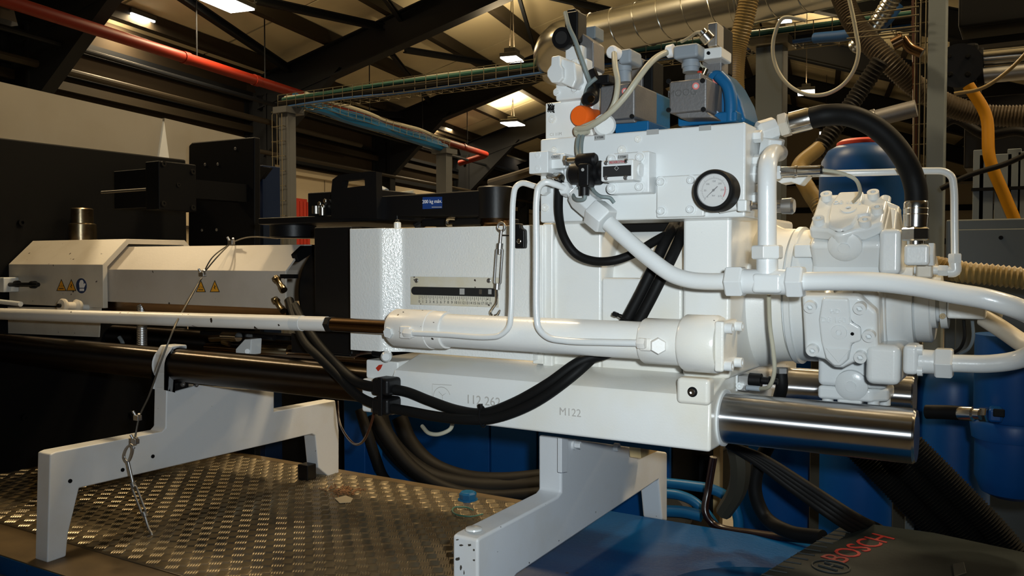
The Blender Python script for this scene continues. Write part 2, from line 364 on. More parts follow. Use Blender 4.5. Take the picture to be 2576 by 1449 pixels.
for i, (h, d, m) in enumerate(((1.78, .13, 'wallc'), (2.02, .16, 'beam'), (2.42, .12, 'purlin'), (2.60, .07, 'beam'), (3.02, .16, 'beam'), (0.55, .05, 'purlin'))):
    t.part('girt', hall_box(AL - .12, AL, S0, S1, h - d / 2, h + d / 2), m, label='pale lower girt' if m == 'wallc' else None)
t.done()
t = Thing('wall_far', 'cream end wall of the hall with dark girts', 'wall', kind='structure')
t.part('wall_panel', hall_box(AL, AR, S1, S1 + .2, -1.72, 3.2), 'wallc')
t.part('gable', MB().ext([G(AL, S1, 3.2), G(1.5, S1, hroof(1.5)), G(AR, S1, hroof(AR))], BB * .2), 'wallc')
for h in (0.8, 2.2, 3.4): t.part('girt', hall_box(AL, AR, S1 - .15, S1, h - .12, h + .12), 'beam')
t.done()
t = Thing('wall_right', 'dark side wall on the right of the hall', 'wall', kind='structure')
t.part('wall_panel', hall_box(AR - .2, AR, S0, S1, -1.72, hroof(AR)), 'walld'); t.done()
t = Thing('wall_back', 'dark end wall behind the photographer', 'wall', kind='structure')
t.part('wall_panel', MB().ext([G(AL, S0, -1.72), G(AL, S0, 3.5), G(1.5, S0, hroof(1.5)), G(AR, S0, hroof(AR)), G(AR, S0, -1.72)], BB * -.2), 'walld'); t.done()
# portal frames: rafters + columns
def ibeam(mb, p, q, dep, wid, upv=EZ):
    d = (q - p).normalized(); side = d.cross(upv).normalized(); w = side.cross(d).normalized(); c = (p + q) / 2; L_ = (q - p).length / 2
    mb.lbox(c, d, side, w, L_, .012, dep / 2)
    for k in (-1, 1): mb.lbox(c + w * (k * dep / 2), d, side, w, L_, wid / 2, .012)
    return mb
spots = ['nearest the camera', 'second from the camera', 'third from the camera', 'fourth from the camera', 'fifth from the camera', 'last before the end wall']
for i, s in enumerate((8.4, 13.4, 18.2, 23.0, 28.2, 34.0)):
    t = Thing('portal_frame', 'dark blue steel portal frame spanning the roof, ' + spots[i], 'steel frame', 'portal frames of the hall')
    o = .24 + .27
    t.part('rafter', ibeam(MB(), G(AL - .2, s, hroof(AL) - o), G(1.5, s, hroof(1.5) - o), .54, .26), 'beam')
    t.part('rafter', ibeam(MB(), G(1.5, s, hroof(1.5) - o), G(AR + .2, s, hroof(AR) - o), .54, .26), 'beam')
    t.part('column', ibeam(MB(), G(AL - .25, s, -1.72), G(AL - .25, s, hroof(AL) - .5), .45, .26, BA), 'beam')
    t.part('column', ibeam(MB(), G(AR + .25, s, -1.72), G(AR + .25, s, hroof(AR) - .5), .45, .26, BA), 'beam')
    t.part('haunch', MB().ext([G(AL - .4, s - .1, 1.9), G(AL - .4, s - .1, 3.0), G(AL - 2.0, s - .1, hroof(AL - 2) - .75)], BB * .2), 'beam')
    t.done()
# bracing between the frames, in the plane under the purlins
for i, (a, b, c, d, w, lab) in enumerate((
        (440, -20, 752, 190, .10, 'steel brace crossing the upper left roof bay beside the nearest lamp'),
        (640, -2, 1015, 80, .10, 'long shallow steel brace at the top of the photo'),
        (965, -10, 1028, 75, .07, 'short steel brace meeting the shallow brace at the rafter'),
        (985, 135, 1110, 292, .07, 'steel brace between the two middle rafters'),
        (1018, 125, 1235, 160, .09, 'short flat brace right of the second rafter'),
        (1305, -10, 1352, 150, .06, 'steep thin brace above the cable tray'),
        (790, 280, 1065, 292, .12, 'flat brace under the cable tray near the red pipe'),
        (1360, -15, 1700, 65, .09, 'brace behind the top of the black solenoid'))):
    p, q = PR(a, b, .36), PR(c, d, .36)
    one('roof_brace', ibeam(MB(), p, q, w, w), 'beam', lab, 'brace', 'roof braces')
# dark services under the eaves
for i, (pts_, r, m, lab) in enumerate((
        ([(9.4, 2, 2.50), (9.4, 16.5, 2.50)], .05, 'purlin', 'dull service pipe running under the eaves at the left'),
        ([(9.0, 1, 2.72), (9.0, 25, 2.72)], .035, 'beam', 'thin dark conduit under the eaves above the service pipe'),
        ([(9.5, 10, 1.95), (9.5, 34, 2.05)], .04, 'purlin', 'brown conduit along the left wall above the pale girt'))):
    one('conduit', MB().tube([G(*q) for q in pts_], r, 10, 0), m, lab, 'pipe')
t = Thing('sprinkler_pipe', 'long red sprinkler main running under the rafters with a bend at its far end', 'pipe')
t.part('pipe', MB().tube([G(8.4, 3.6, 2.84), G(8.4, 13, 2.84), G(8.4, 21.4, 2.83), G(8.5, 21.55, 2.82), G(9.3, 21.7, 2.66)], .078, 14, 0), 'redpipe')
for s in (6.8, 9.8, 11.4, 14.8, 17.2, 19.8):
    t.part('coupling', MB().cyl(G(8.4, s, 2.84), G(8.4, s + .12, 2.84), .088), 'redpipe')
    t.part('hanger', MB().cyl(G(8.4, s + .3, 2.84), G(8.4, s + .3, hroof(8.4)), .01, n=8), 'beam')
t.done()
# far wall things on the left
t = Thing('exit_sign', 'small green emergency sign on the far wall beside the tray post', 'sign')
c = PD(700, 452, 17); t.part('sign_plate', MB().lbox(c, BB, BA, EZ, .25, .02, .13), 'green'); t.part('pictogram', MB().lbox(c - BA * .03, BB, BA, EZ, .05, .01, .08), 'signw'); t.done()
t = Thing('roller_door', 'red corrugated door on the far wall left of the black drum', 'door')
mb = MB(); c = PD(705, 590, 16.0)
t.part('door_frame', MB().lbox(c + BA * .06, BB, BA, EZ, .95, .03, .72), 'red')
for i in range(16): t.part('door_slat', MB().lbox(c + BB * (-.9 + i * .12), BB, BA, EZ, .05, .03, .66), 'red')
t.done()
# hanging lamps
def lamp(px, py, h, label, w=.29, l=.20, light=True):
    if isinstance(px, tuple): c = G(*px)
    else: d = ray(px, py); c = CAM + d * (h / d.z)
    t = Thing('hanging_lamp', label, 'lamp', 'high bay lamps')
    tilt = V((0, 0, 1))
    t.part('housing', MB().ext([c - BA * l - BB * w, c + BA * l - BB * w, c + BA * l + BB * w, c - BA * l + BB * w], EZ * .07), 'lampbody', .01)
    t.part('ballast_box', MB().lbox(c + EZ * .12, BA, BB, EZ, .10, .15, .05), 'lampbody', .01)
    t.part('diffuser', MB().lbox(c - EZ * .012, BA, BB, EZ, l * .93, w * .93, .012), 'lamp')
    rel = c - CAM; a = rel.dot(BA); top = hroof(a) + CAM.z
    for k in (-1, 1): t.part('suspension_wire', MB().tube([c + EZ * .15 + BB * (.12 * k), V((c.x, c.y, top))], .008, 6, 0), 'purlin')
    r = t.done()
    if light:
        ld = bpy.data.lights.new('lamp_light', 'AREA'); ld.energy = LAMP_W; ld.color = LAMP_C; ld.shape = 'RECTANGLE'; ld.size = w * 2; ld.size_y = l * 2
        lo = bpy.data.objects.new('lamp_light', ld); COL.objects.link(lo); lo.parent = r; lo.location = c - EZ * .03 - r.location
        ld = bpy.data.lights.new('roof_fill_uplight', 'AREA'); ld.energy = LAMP_W * .52; ld.color = LAMP_C; ld.size = .5  # upward fill added above the fixture to brighten the roof panels
        lo = bpy.data.objects.new('roof_fill_uplight', ld); COL.objects.link(lo); lo.parent = r; lo.location = c + EZ * .2 - r.location; lo.rotation_euler = (math.pi, 0, 0)
    return r
lamp(338, 45, 3.6, 'lit rectangular lamp at the upper left corner above the red pipe', .25, .19)
lamp(570, 8, 3.6, 'lit rectangular lamp cut by the top edge of the photo', .38, .22)
lamp(1115, 322, 3.6, 'small lit lamp left of the white machine beside the red pipe end', .26, .2)
lamp(1290, 311, 3.6, 'lit hanging lamp just left of the white valve tower', .34, .25)
lamp(1312, 396, 3.6, 'farthest small lit lamp beside the white manifold block', .3, .25, False)
lamp(1288, 148, 3.6, 'lit lamp seen edge on above the cable tray', .22, .16)
lamp(1975, 50, 4.3, 'small lit lamp right of the yellow hose near the top', .14, .12)
lamp(2028, 232, 3.9, 'lit lamp seen through the hanging cable loop', .30, .2)
lamp(2078, 334, 3.9, 'tiny far lamp above the blue tank', .30, .2, False)
lamp((.8, 7.5, 3.8), 0, 0, 'unseen lamp added over the far side of the machine')  # out-of-view lamp, added for warm light on machine and roof
for a, s_, w_ in ((6.0, 3.0, 'left'), (2.0, 2.9, 'nearly overhead'), (-2.0, 3.2, 'right of the machine'), (-5.6, 3.0, 'by the right wall'), (-5.4, 8.0, 'by the right wall farther down'), (-4.8, 15.0, 'by the right wall far down')): lamp((a, s_, 3.6), 0, 0, 'unseen lamp of the row added over the machine, ' + w_)  # out-of-view lamps, added to warm the machine tops and lift the roof

# ------------------------------------------------------------------ wire cable trays
def wire_tray(p, q, side, wd, ht, pitch, label, cables=(), wr=.003):
    t = Thing('cable_tray', label, 'cable tray'); d = (q - p); L_ = d.length; d = d.normalized(); upv = side.cross(d).normalized()
    if upv.z < 0: upv = -upv
    for u, w in ((-1, 1), (-1, .5), (-1, 0), (-.33, 0), (.33, 0), (1, 0), (1, .5), (1, 1)):
        o = side * (wd / 2 * u) + upv * (ht * w)
        t.part('long_wire', MB().tube([p + o, q + o], wr, 6, 0), 'wire')
    n = int(L_ / pitch)
    for i in range(n + 1):
        c = p + d * (i * pitch)
        t.part('cross_wire', MB().tube([c - side * wd / 2 + upv * ht, c - side * wd / 2, c + side * wd / 2, c + side * wd / 2 + upv * ht], wr, 5, 0), 'wire')
    t.done()
    for i, (u, w, r, m, nm, lb) in enumerate(cables):
        pts_ = []
        for j in range(9):
            f = j / 8; pts_.append(p + d * (L_ * f) + side * (wd / 2 * (u + .12 * math.sin(j * 2.1 + i))) + upv * (w + .006 * math.sin(j * 1.7 + i * 2) + r + .006))
        one(nm, MB().tube(pts_, r, 8, 4), m, lb, 'cable')
YT = 5.1
tl, tr_ = P(722, 277, YT), P(2300, 78, YT)
tr_.z = tl.z
wire_tray(tl, tr_, EY, .20, .105, .10, 'long galvanised wire basket tray crossing behind the white machine', (
    (-.75, .01, .022, 'rubberd', 'power_cable', 'thick dark cable at the front of the long wire tray'), (-.3, .03, .026, 'rubberd', 'power_cable', 'thick dark cable stacked in the middle of the long wire tray'),
    (-.55, .062, .016, 'greencab', 'signal_cable', 'green cable lying high in the long wire tray'), (-.82, -.012, .012, 'bluecab', 'signal_cable', 'blue cable low at the front of the long wire tray'),
    (.3, .02, .03, 'rubberd', 'power_cable', 'thickest dark cable at the back of the long wire tray'), (-.1, .085, .012, 'beige', 'signal_cable', 'thin beige cable on top of the pile in the long wire tray')))
b0, b1 = P(745, 262, YT + .1), P(1112, 392, 7.4)
b1.z = b0.z - .12
sd = (b1 - b0).cross(EZ).normalized()
wire_tray(b0 + EZ * .0, b1, sd, .2, .09, .11, 'wire basket tray branching back to the second post', (
    (.5, -.05, .045, 'bluep', 'power_cable', 'fat blue cable sagging in the branch tray'), (-.3, .02, .035, 'bluep', 'power_cable', 'blue cable beside the fat one in the branch tray'),
    (.9, .06, .018, 'beige', 'signal_cable', 'beige cable along the near edge of the branch tray')))
def post(px, Y, w, ztop, m, label, cap=False):
    t = Thing('support_post', label, 'post'); x = XY(px, Y)
    mb = MB(); mb.box(x - w / 2, x + w / 2, Y - .02, Y, 0, ztop)
    for k in (-1, 1): mb.box(x + k * (w / 2 - .004) - .004, x + k * (w / 2 - .004) + .004, Y, Y + w * .7, 0, ztop)
    t.part('channel', mb, m, .003)
    t.part('foot_plate', MB().box(x - w, x + w, Y - .08, Y + .12, 0, .012), m)
    t.part('head_bracket', MB().box(x - w * .75, x + w * .75, Y - .06, Y + .14, ztop, ztop + .05), 'wire' if cap else m)
    t.done()
post(720, 5.0, .10, tl.z - .05, 'postdim', 'grey channel post under the left end of the long wire tray')
post(1113, 7.35, .13, b1.z - .06, 'postdim', 'grey channel post at the far end of the branch tray')
post(1932, 4.95, .15, P(1932, 118, 4.95).z, 'cabinet', 'broad grey post behind the yellow ribbed hose', True)
# tall post and the vertical tray beside it
Yp = 4.2; x0, x1 = XY(2325, Yp), XY(2371, Yp)
t = Thing('tall_post', 'tall grey square post rising past the top of the photo at the right', 'post')
t.part('shaft', MB().box(x0, x1, Yp, Yp + .09, 0, 3.6), 'greypost', .006); t.part('foot_plate', MB().box(x0 - .06, x1 + .06, Yp - .06, Yp + .15, 0, .012), 'greypost')
t.done()
t = Thing('vertical_cable_tray', 'vertical wire ladder tray fixed along the tall grey post', 'cable tray')
xa, xb = XY(2292, Yp), XY(2318, Yp)
for x in (xa, (xa + xb) / 2, xb):
    t.part('long_wire', MB().tube([V((x, Yp + .04, .3)), V((x, Yp + .04, 3.5))], .0035, 6, 0), 'wire')
for i in range(36):
    z = .35 + i * .09; t.part('cross_wire', MB().tube([V((xa - .01, Yp + .05, z)), V((x0, Yp + .05, z))], .003, 5, 0), 'wire')
t.done()
for i, (py0, py1) in enumerate(((44, 16), (60, 37), (84, 66), (97, 79))):
    one('stay_wire', MB().tube([P(2130, py0, 4.15), P(2312, py1, 4.15)], .0035, 6, 0), 'wire', ['topmost', 'second', 'third', 'lowest'][i] + ' of the four bright wires reaching left from the tall grey post', 'wire')
for i, (px, r, m) in enumerate(((2300, .012, 'copper'), (2308, .009, 'rubberd'))):
    one('power_cable', MB().tube(TP((px, 0, Yp + .09), (px + 3, 300, Yp + .09), (px, 620, Yp + .09), (px + 4, 900, Yp + .09)), r, 8), m, ('reddish' if i == 0 else 'dark') + ' cable running down the vertical wire tray', 'cable')
t = Thing('vertical_cable_tray', 'wire ladder tray dropping beside the left grey channel post', 'cable tray')
xa, xb = XY(688, 4.95), XY(712, 4.95)
for x in (xa, (xa + xb) / 2, xb):
    for dy in (0, .09): t.part('long_wire', MB().tube([V((x, 4.95 + dy, .3)), V((x, 4.95 + dy, tl.z - .06)), V((x, 5.0 + dy, tl.z))], .003, 6, 0), 'wire')
for i in range(22):
    z = .4 + i * .12; t.part('cross_wire', MB().tube([V((xa - .01, 5.04, z)), V((xa - .01, 4.95, z)), V((xb + .01, 4.95, z)), V((xb + .01, 5.04, z))], .003, 5, 0), 'wire')
t.done()
# ------------------------------------------------------------------ ducts and overhead hoses
t = Thing('spiral_duct', 'shiny galvanised spiral ventilation duct hanging over the machine', 'duct')
dl, dr = PD(1452, 98, 5.5), PD(2230, -78, 4.35)
dr = dr + (dr - dl) * .8
d = (dr - dl).normalized(); L_ = (dr - dl).length
t.part('duct_pipe', MB().lathe(dl, d, [(0, .135), (L_, .135)], 40), 'galv')
seam = MB(); k = 0; u, v, w = frame_of(d)
for ph in (0,):
    ps = []; n = int(L_ / .16 * 20)
    for i in range(n): a = 2 * math.pi * i / 20; ps.append(dl + d * (.16 * i / 20) + (u * math.cos(a) + v * math.sin(a)) * .137)
    seam.tube(ps, .0035, 5, 0)
t.part('spiral_seam', seam, 'galv')
for f in (.32, .70): t.part('joint_collar', MB().lathe(dl + d * (L_ * f), d, [(0, .139), (.005, .144), (.03, .144), (.035, .139)], 40), 'galv')
t.part('elbow', MB().tube([dl + d * .02, dl - d * .12, dl - d * .22 - EZ * .05 + EY * .06, dl - d * .26 - EZ * .1 + EY * .2], .135, 24, 5), 'galv')
t.done()
def hose(name, pts_, r, m, label, rib=None, cat='hose', n=14, depth=.14):
    b = MB()
    if rib: b.rib(TP(*pts_), r, rib, n, depth)
    else: b.tube(TP(*pts_), r, n)
    return one(name, b, m, label, cat)
hose('ribbed_hose', [(1892, -40, 3.3), (1870, 60, 3.3), (1852, 130, 3.3), (1846, 200, 3.25), (1850, 262, 3.2)], .037, 'flexy', 'golden yellow ribbed hose hanging down behind the blue valve', .011)
hose('ribbed_hose', [(2105, -40, 4.4), (2150, 60, 4.35), (2230, 150, 4.3), (2330, 235, 4.4), (2450, 285, 4.5), (2620, 290, 4.5), (2900, 260, 4.5), (3100, 40, 4.6), (3100, -300, 4.6)], .048, 'flexb', 'brown ribbed hose sweeping down behind the tall grey post', .014)
hose('ribbed_hose', [(2216, 152, 4.0), (2160, 235, 4.0), (2105, 315, 3.95), (2050, 390, 3.9)], .036, 'rubberd', 'thick black ribbed conduit slanting down to the blue tank', .018)
hose('ribbed_hose', [(2060, 372, 3.9), (2010, 420, 3.7), (2035, 480, 3.5), (2060, 520, 3.4), (2075, 560, 3.4), (2085, 800, 3.4), (2085, 1560, 3.4)], .030, 'flexy', 'yellow ribbed hose curling down beside the blue tank', .010)
hose('ribbed_hose', [(2340, 668, 2.3), (2420, 684, 2.25), (2500, 692, 2.25), (2620, 708, 2.25), (2800, 760, 2.3), (2900, 1000, 2.3), (2900, 1500, 2.3)], .024, 'flexy', 'bronze ribbed hose behind the white pipe at the right edge', .011, depth=.2)
hose('flexible_duct', [(2150, 120, 4.6), (2205, 60, 4.5), (2260, -30, 4.4)], .04, 'galv', 'silver flexible duct at the top behind the stay wires', .02)
hose('power_cable', [(2260, 10, 4.5), (2220, 60, 4.5), (2150, 85, 4.6), (2050, 96, 4.7)], .028, 'bluecab', 'blue cable bundle bending into the tray behind the stay wires')
lp = [(2050 + 112 * math.cos(a), 118 + 122 * math.sin(a)) for a in [math.radians(x) for x in range(-75, 250, 24)]]
hose('hanging_cable', [(2120, -60, 3.0), (2138, 5, 3.0)] + [(2052 + 108 * math.cos(math.radians(x)), 122 + 118 * math.sin(math.radians(x)), 3.0) for x in range(-20, 236, 24)] + [(2010, 48, 3.02), (2028, 52, 3.02)], .0065, 'beige', 'beige cable hanging in a big open loop at the upper right', cat='cable')
hose('hanging_cable', [(2620, 90, 3.2), (2540, 175, 3.2), (2470, 222, 3.2), (2400, 236, 3.2)], .006, 'flexy', 'thin tan cable arcing across the right edge', cat='cable')
hose('air_hose', [(2436, 215, 3.8), (2480, 290, 3.8), (2490, 400, 3.75), (2530, 500, 3.75), (2560, 580, 3.75), (2585, 800, 3.75)], .022, 'yellow', 'yellow air hose hanging above the grey cabinet')
hose('power_cable', [(2366, 475, 3.6), (2440, 440, 3.6), (2530, 412, 3.6), (2620, 370, 3.6)], .010, 'rubberd', 'black cable stretched across the right edge above the cabinet', cat='cable')
hose('power_cable', [(2350, 330, 4.6), (2400, 300, 4.6), (2480, 340, 4.6), (2560, 330, 4.6), (2620, 350, 4.6)], .022, 'rubberd', 'dark cable drooping behind the yellow air hose', cat='cable')
# upper right clutter: pneumatic pipes and material dryer parts
t = Thing('conveying_pipe', 'upper of the two silver conveying pipes at the right edge', 'pipe')
t.part('pipe', MB().cyl(P(2455, 148, 4.6), P(3300, 70, 4.6), .038), 'chrome'); t.part('coupling', MB().cyl(P(2440, 152, 4.6), P(2475, 147, 4.6), .05), 'dark'); t.done()
t = Thing('conveying_pipe', 'lower of the two silver conveying pipes at the right edge', 'pipe')
t.part('pipe', MB().cyl(P(2455, 192, 4.6), P(3300, 110, 4.6), .038), 'zinc'); t.part('coupling', MB().cyl(P(2440, 196, 4.6), P(2475, 190, 4.6), .05), 'dark'); t.done()
t = Thing('motor_unit', 'dark motor housing with bolts behind the tall grey post', 'motor')
t.part('body', bx(2385, 2452, 110, 215, 4.55, 4.9), 'dark', .015); t.part('end_cap', MB().cyl(P(2412, 165, 4.5), P(2412, 165, 4.56), .10), 'black')
t.part('name_plate', bx(2396, 2418, 124, 134, 4.54, 4.552), 'tag')
for a in range(4): t.bolt('hexbolt', P(2412 + 32 * math.cos(a * 1.57 + .78), 165 + 32 * math.sin(a * 1.57 + .78), 4.5), -EY, .014, .02, 'dark')
t.done()
t = Thing('brass_valve', 'small golden valve shining above the ribbed hose', 'valve')
t.part('body', MB().cyl(P(2245, 112, 4.1), P(2272, 98, 4.1), .028), 'bronze'); t.part('stem', MB().cyl(P(2262, 104, 4.1), P(2262, 84, 4.1), .012), 'bronze')
t.part('pipe', MB().tube(TP((2272, 98, 4.1), (2290, 120, 4.1), (2320, 134, 4.1)), .022, 12), 'bronze'); t.done()
t = Thing('pipe_clamp', 'translucent grey pipe and elbow in front of the tall post', 'pipe')
t.part('pipe', MB().cyl(P(2195, 300, 4.0), P(2305, 272, 4.0), .036), 'cast'); t.part('collar', MB().cyl(P(2188, 303, 4.0), P(2205, 298, 4.0), .043), 'zinc'); t.done()
rr = random.Random(3)
t = Thing('bar_rack', 'rack of upright steel bars behind the grey cabinet', 'rack')
for px, w in ((2458, .02), (2477, .026), (2520, .03), (2547, .024), (2570, .02)):
    x = XY(px, 3.9); t.part('upright_bar', MB().box(x - w, x + w, 3.9, 3.94, .6, P(px, 378 + rr.randint(-8, 20), 3.9).z), 'greypost', .003)
t.part('cross_bar', bx(2440, 2600, 470, 478, 3.88, 3.9), 'dark'); t.done()
t = Thing('ceiling_unit', 'dark suspended equipment frame at the upper right', 'machine')
t.part('housing', bx(2400, 2620, -60, 60, 5.2, 6.0), 'dark', .02); t.part('lower_rail', bx(2380, 2640, 90, 108, 5.3, 5.4), 'black'); t.part('panel', bx(2420, 2600, 240, 420, 5.5, 5.8), 'black', .01)
t.done()
for i, (px, m) in enumerate(((1990, 'walld'), (2470, 'dark'))): pass
# grey cabinet
t = Thing('control_cabinet', 'plain grey electrical cabinet behind the pipes at the right edge', 'cabinet')
x0, x1 = XY(2378, 2.9), XY(2720, 2.9)
t.part('carcass', MB().box(x0, x1, 2.9, 3.5, .15, P(2480, 551, 2.9).z), 'cabinet', .006); t.part('plinth', MB().box(x0 + .02, x1, 2.93, 3.4, 0, .15), 'dark')
t.part('door', MB().box(x0 + .03, x1, 2.885, 2.9, .2, P(2480, 551, 2.9).z - .03), 'cabinet', .004)
t.bolt('socket', P(2518, 598, 2.885), -EY, .006, .006, 'dark', 'lock'); t.done()
# blue bottles (accumulators)
def bottle(px, Y, r, ytop, label, red=True, zb=.35):
    t = Thing('pressure_bottle', label, 'tank'); x = XY(px, Y + r); z1 = P(px, ytop, Y + r).z; b = V((x, Y + r, zb))
    H = z1 - zb
    t.part('shell', MB().lathe(b, EZ, [(0, r * .5), (.03, r * .85), (.08, r), (H - .10, r), (H - .05, r * .95), (H - .015, r * .8), (H, r * .6)], 44), 'bluet')
    if red: t.part('cap_ring', MB().lathe(b + EZ * (H - .012), EZ, [(0, r * .60), (0.006, r * .62), (.022, r * .60), (.03, r * .5)], 40), 'red')
    t.part('base_ring', MB().lathe(b - EZ * zb, EZ, [(0, r * .9), (zb + .05, r * .75)], 24), 'dark')
    t.done()
bottle(2168, 2.85, .135, 366, 'tall blue pressure bottle with a red cap ring behind the white motor')
bottle(1968, 2.75, .135, 800, 'blue pressure bottle standing under the left end of the steel bar', False)
bottle(2170, 2.55, .125, 820, 'blue pressure bottle standing under the middle of the steel bar', False)
bottle(2404, 2.42, .088, 905, 'blue pressure bottle right of the end of the steel bar', False)
for i, (px, Y, w, m, lab) in enumerate(((2060, 2.6, .02, 'olive', 'brown post between the two blue bottles under the steel bar'), (2284, 2.5, .03, 'olive', 'brown post right of the middle blue bottle'),
                                       (1806, 2.9, .012, 'wood', 'thin yellow rod behind the casting corner'), (2298, 2.45, .012, 'cabinet', 'narrow grey upright beside the corrugated conduits'))):
    x = XY(px, Y); one('upright_post', MB().box(x - w, x + w, Y, Y + .04, 0, 1.60), m, lab, 'post', bevel=.003)
# filter housing at the right edge
t = Thing('filter_housing', 'blue filter housing with flange and drain at the lower right edge', 'filter'); Yf = 1.95; x = XY(2560, Yf + .1)
def zz(py): return P(2560, py, Yf).z
t.part('upper_body', MB().lathe(V((x, Yf + .08, zz(1075))), EZ, [(0, .072), (.012, .075), (zz(850) - zz(1075), .075)], 36), 'bluet')
t.part('bowl', MB().lathe(V((x, Yf + .08, zz(1275))), EZ, [(0, .04), (.01, .06), (.04, .072), (zz(1120) - zz(1275), .072)], 36), 'bluet')
t.part('collar', MB().lathe(V((x, Yf + .08, zz(1122))), EZ, [(0, .078), (.03, .082), (zz(1074) - zz(1122), .078)], 36), 'bluet')
t.part('port_block', bx(2492, 2530, 1030, 1065, Yf - .03, Yf + .08), 'bluet', .006)
t.part('indicator', bx(2505, 2535, 1030, 1050, Yf - .035, Yf - .03), 'dark', .002)
t.done()
t = Thing('hydraulic_hose', 'black hose with silver crimp running from the bar end to the blue filter', 'hose')
t.part('hose', MB().tube(TP((2330, 1036, 1.96), (2380, 1037, 1.95), (2425, 1040, 1.94)), .0145, 14), 'rubber')
t.part('crimp', MB().lathe(P(2415, 1040, 1.94), P(2460, 1042, 1.92) - P(2415, 1040, 1.94), [(0, .0135), (.005, .0145), (.03, .0145), (.033, .011), (.045, .011)], 20), 'chrome')
t.part('nut', MB().hexn(P(2464, 1042, 1.93), P(2486, 1043, 1.925), .015), 'chrome'); t.done()
# ================================================================== MACHINE BED AND FLOOR LEVEL THINGS
XL, XR = -2.95, -1.1
t = Thing('machine_bed', 'blue painted steel bed under the white supports', 'machine bed')
t.part('top_deck', MB().box(-3.2, XR, 1.12, 2.165, ZB - .05, ZB - .006).box(XR, .75, 1.12, 2.24, ZB - .05, ZB - .006), 'bluebed')
t.part('rear_edge_trim', MB().box(-3.2, XR - .002, 2.157, 2.2, ZB - .06, ZB - .004), 'oldgap', .002, label='oil stained rear edge strip')
t.part('front_wall', MB().box(-3.2, .75, 1.145, 1.17, 0, ZB - .05), 'bluebed')
t.part('rear_wall', MB().box(-3.2, .75, 2.2, 2.24, 0, ZB - .05), 'bluebed')
t.part('front_ledge', MB().box(-3.2, -.9, 1.02, 1.12, ZB - .075, ZB - .055), 'bluebed', .004)
t.part('round_cover', MB().lathe(V((-.43, 1.74, ZB - .006)), EZ, [(0, .27), (.006, .27), (.010, .262)], 60), 'bluebed', label='low round blue cover plate')
t.part('yellowed_gap', MB().box(-3.1, XR, 1.122, 1.256, ZB - .006, ZB - .003), 'oldgap', label='oil stained strip in front of the tread plate')
t.done()
t = Thing('tread_plate', 'oily five bar tread plate covering the bed between the two supports', 'floor plate')
t.part('plate', MB().box(XL, XR, 1.255, 2.155, ZB - .005, ZB), 'tread', .0015)
bars = MB(); pitch = .034; nx = int((XR - XL) / pitch); ny = int(.90 / pitch)
def bar(c, d, L2=.0145, w2=.0021, h=.002):
    s_ = V((-d.y, d.x, 0)); vs = [c - d * L2, c - d * L2 * .5 - s_ * w2, c + d * L2 * .5 - s_ * w2, c + d * L2, c + d * L2 * .5 + s_ * w2, c - d * L2 * .5 + s_ * w2, c - d * L2 * .55 + EZ * h, c + d * L2 * .55 + EZ * h]
    bars.add(vs, [(0, 1, 6), (1, 2, 7, 6), (2, 3, 7), (3, 4, 7), (4, 5, 6, 7), (5, 0, 6)])
D1, D2 = V((math.cos(.55), math.sin(.55), 0)), V((math.cos(.55 + math.pi / 2), math.sin(.55 + math.pi / 2), 0))
for i in range(nx):
    for j in range(ny):
        c = V((XL + (i + .5) * pitch, 1.262 + (j + .5) * pitch, ZB)); d = D1 if (i + j) % 2 else D2; s_ = V((-d.y, d.x, 0))
        for k in range(-2, 3): bar(c + s_ * (k * .0062), d)
lip = MB()
for i in range(nx * 2):
    x = XL + (i + .5) * pitch / 2; lip.box(x - .002, x + .0025, 1.2525, 1.2555, ZB - .028, ZB - .004)
t.part('tread_bars', bars, 'treadbar', kind='stuff', smooth=20)
t.part('front_lip', MB().box(XL, XR, 1.255, 1.259, ZB - .034, ZB - .005), 'tread'); t.part('lip_bars', lip, 'treadbar', kind='stuff')
t.done()
def chips_pile():
    b = MB(); r = random.Random(5)
    for i in range(170):
        u_, v_ = r.gauss(0, .35), r.gauss(0, .35); c = PZ(865 + 60 * u_, 1235 + 17 * v_, ZB + .002)
        a = r.random() * 6.28; d = V((math.cos(a), math.sin(a), r.uniform(-.1, .3))); b.lbox(c + EZ * .001, d.normalized(), frame_of(d)[0], frame_of(d)[1], r.uniform(.002, .005), .0015, .001)
    return b
one('swarf', chips_pile(), 'rust', 'scattered rusty brown crumbs on the tread plate', 'debris', kind='stuff')
one('paper_scrap', MB().ext([PZ(842, 1254, ZB + .002), PZ(870, 1247, ZB + .002), PZ(888, 1254, ZB + .002), PZ(882, 1264, ZB + .002), PZ(855, 1266, ZB + .002)], EZ * .001), 'strawdirt', 'small crumpled paper scrap lying on the tread plate', 'paper')
c0 = PZ(1172, 1290, ZB); one('cable_tie', MB().tube([PZ(x, y, ZB + .005) for x, y in ((1215, 1293), (1185, 1299), (1150, 1295), (1138, 1285), (1145, 1276), (1172, 1276), (1190, 1283))], .0022, 8), 'greencab', 'open loop of dark cable tie lying on the tread plate', 'cable tie')
t = Thing('bottle_cap', 'small blue plastic cap at the back edge of the tread plate', 'cap'); c = PZ(1177, 1258, ZB)
t.part('cap', MB().lathe(c, EZ, [(0, .026), (.020, .027), (.026, .022)], 8), 'bluep', .002); t.part('rim', MB().lathe(c, EZ, [(0, .03), (.004, .03)], 20), 'bluep'); t.done()
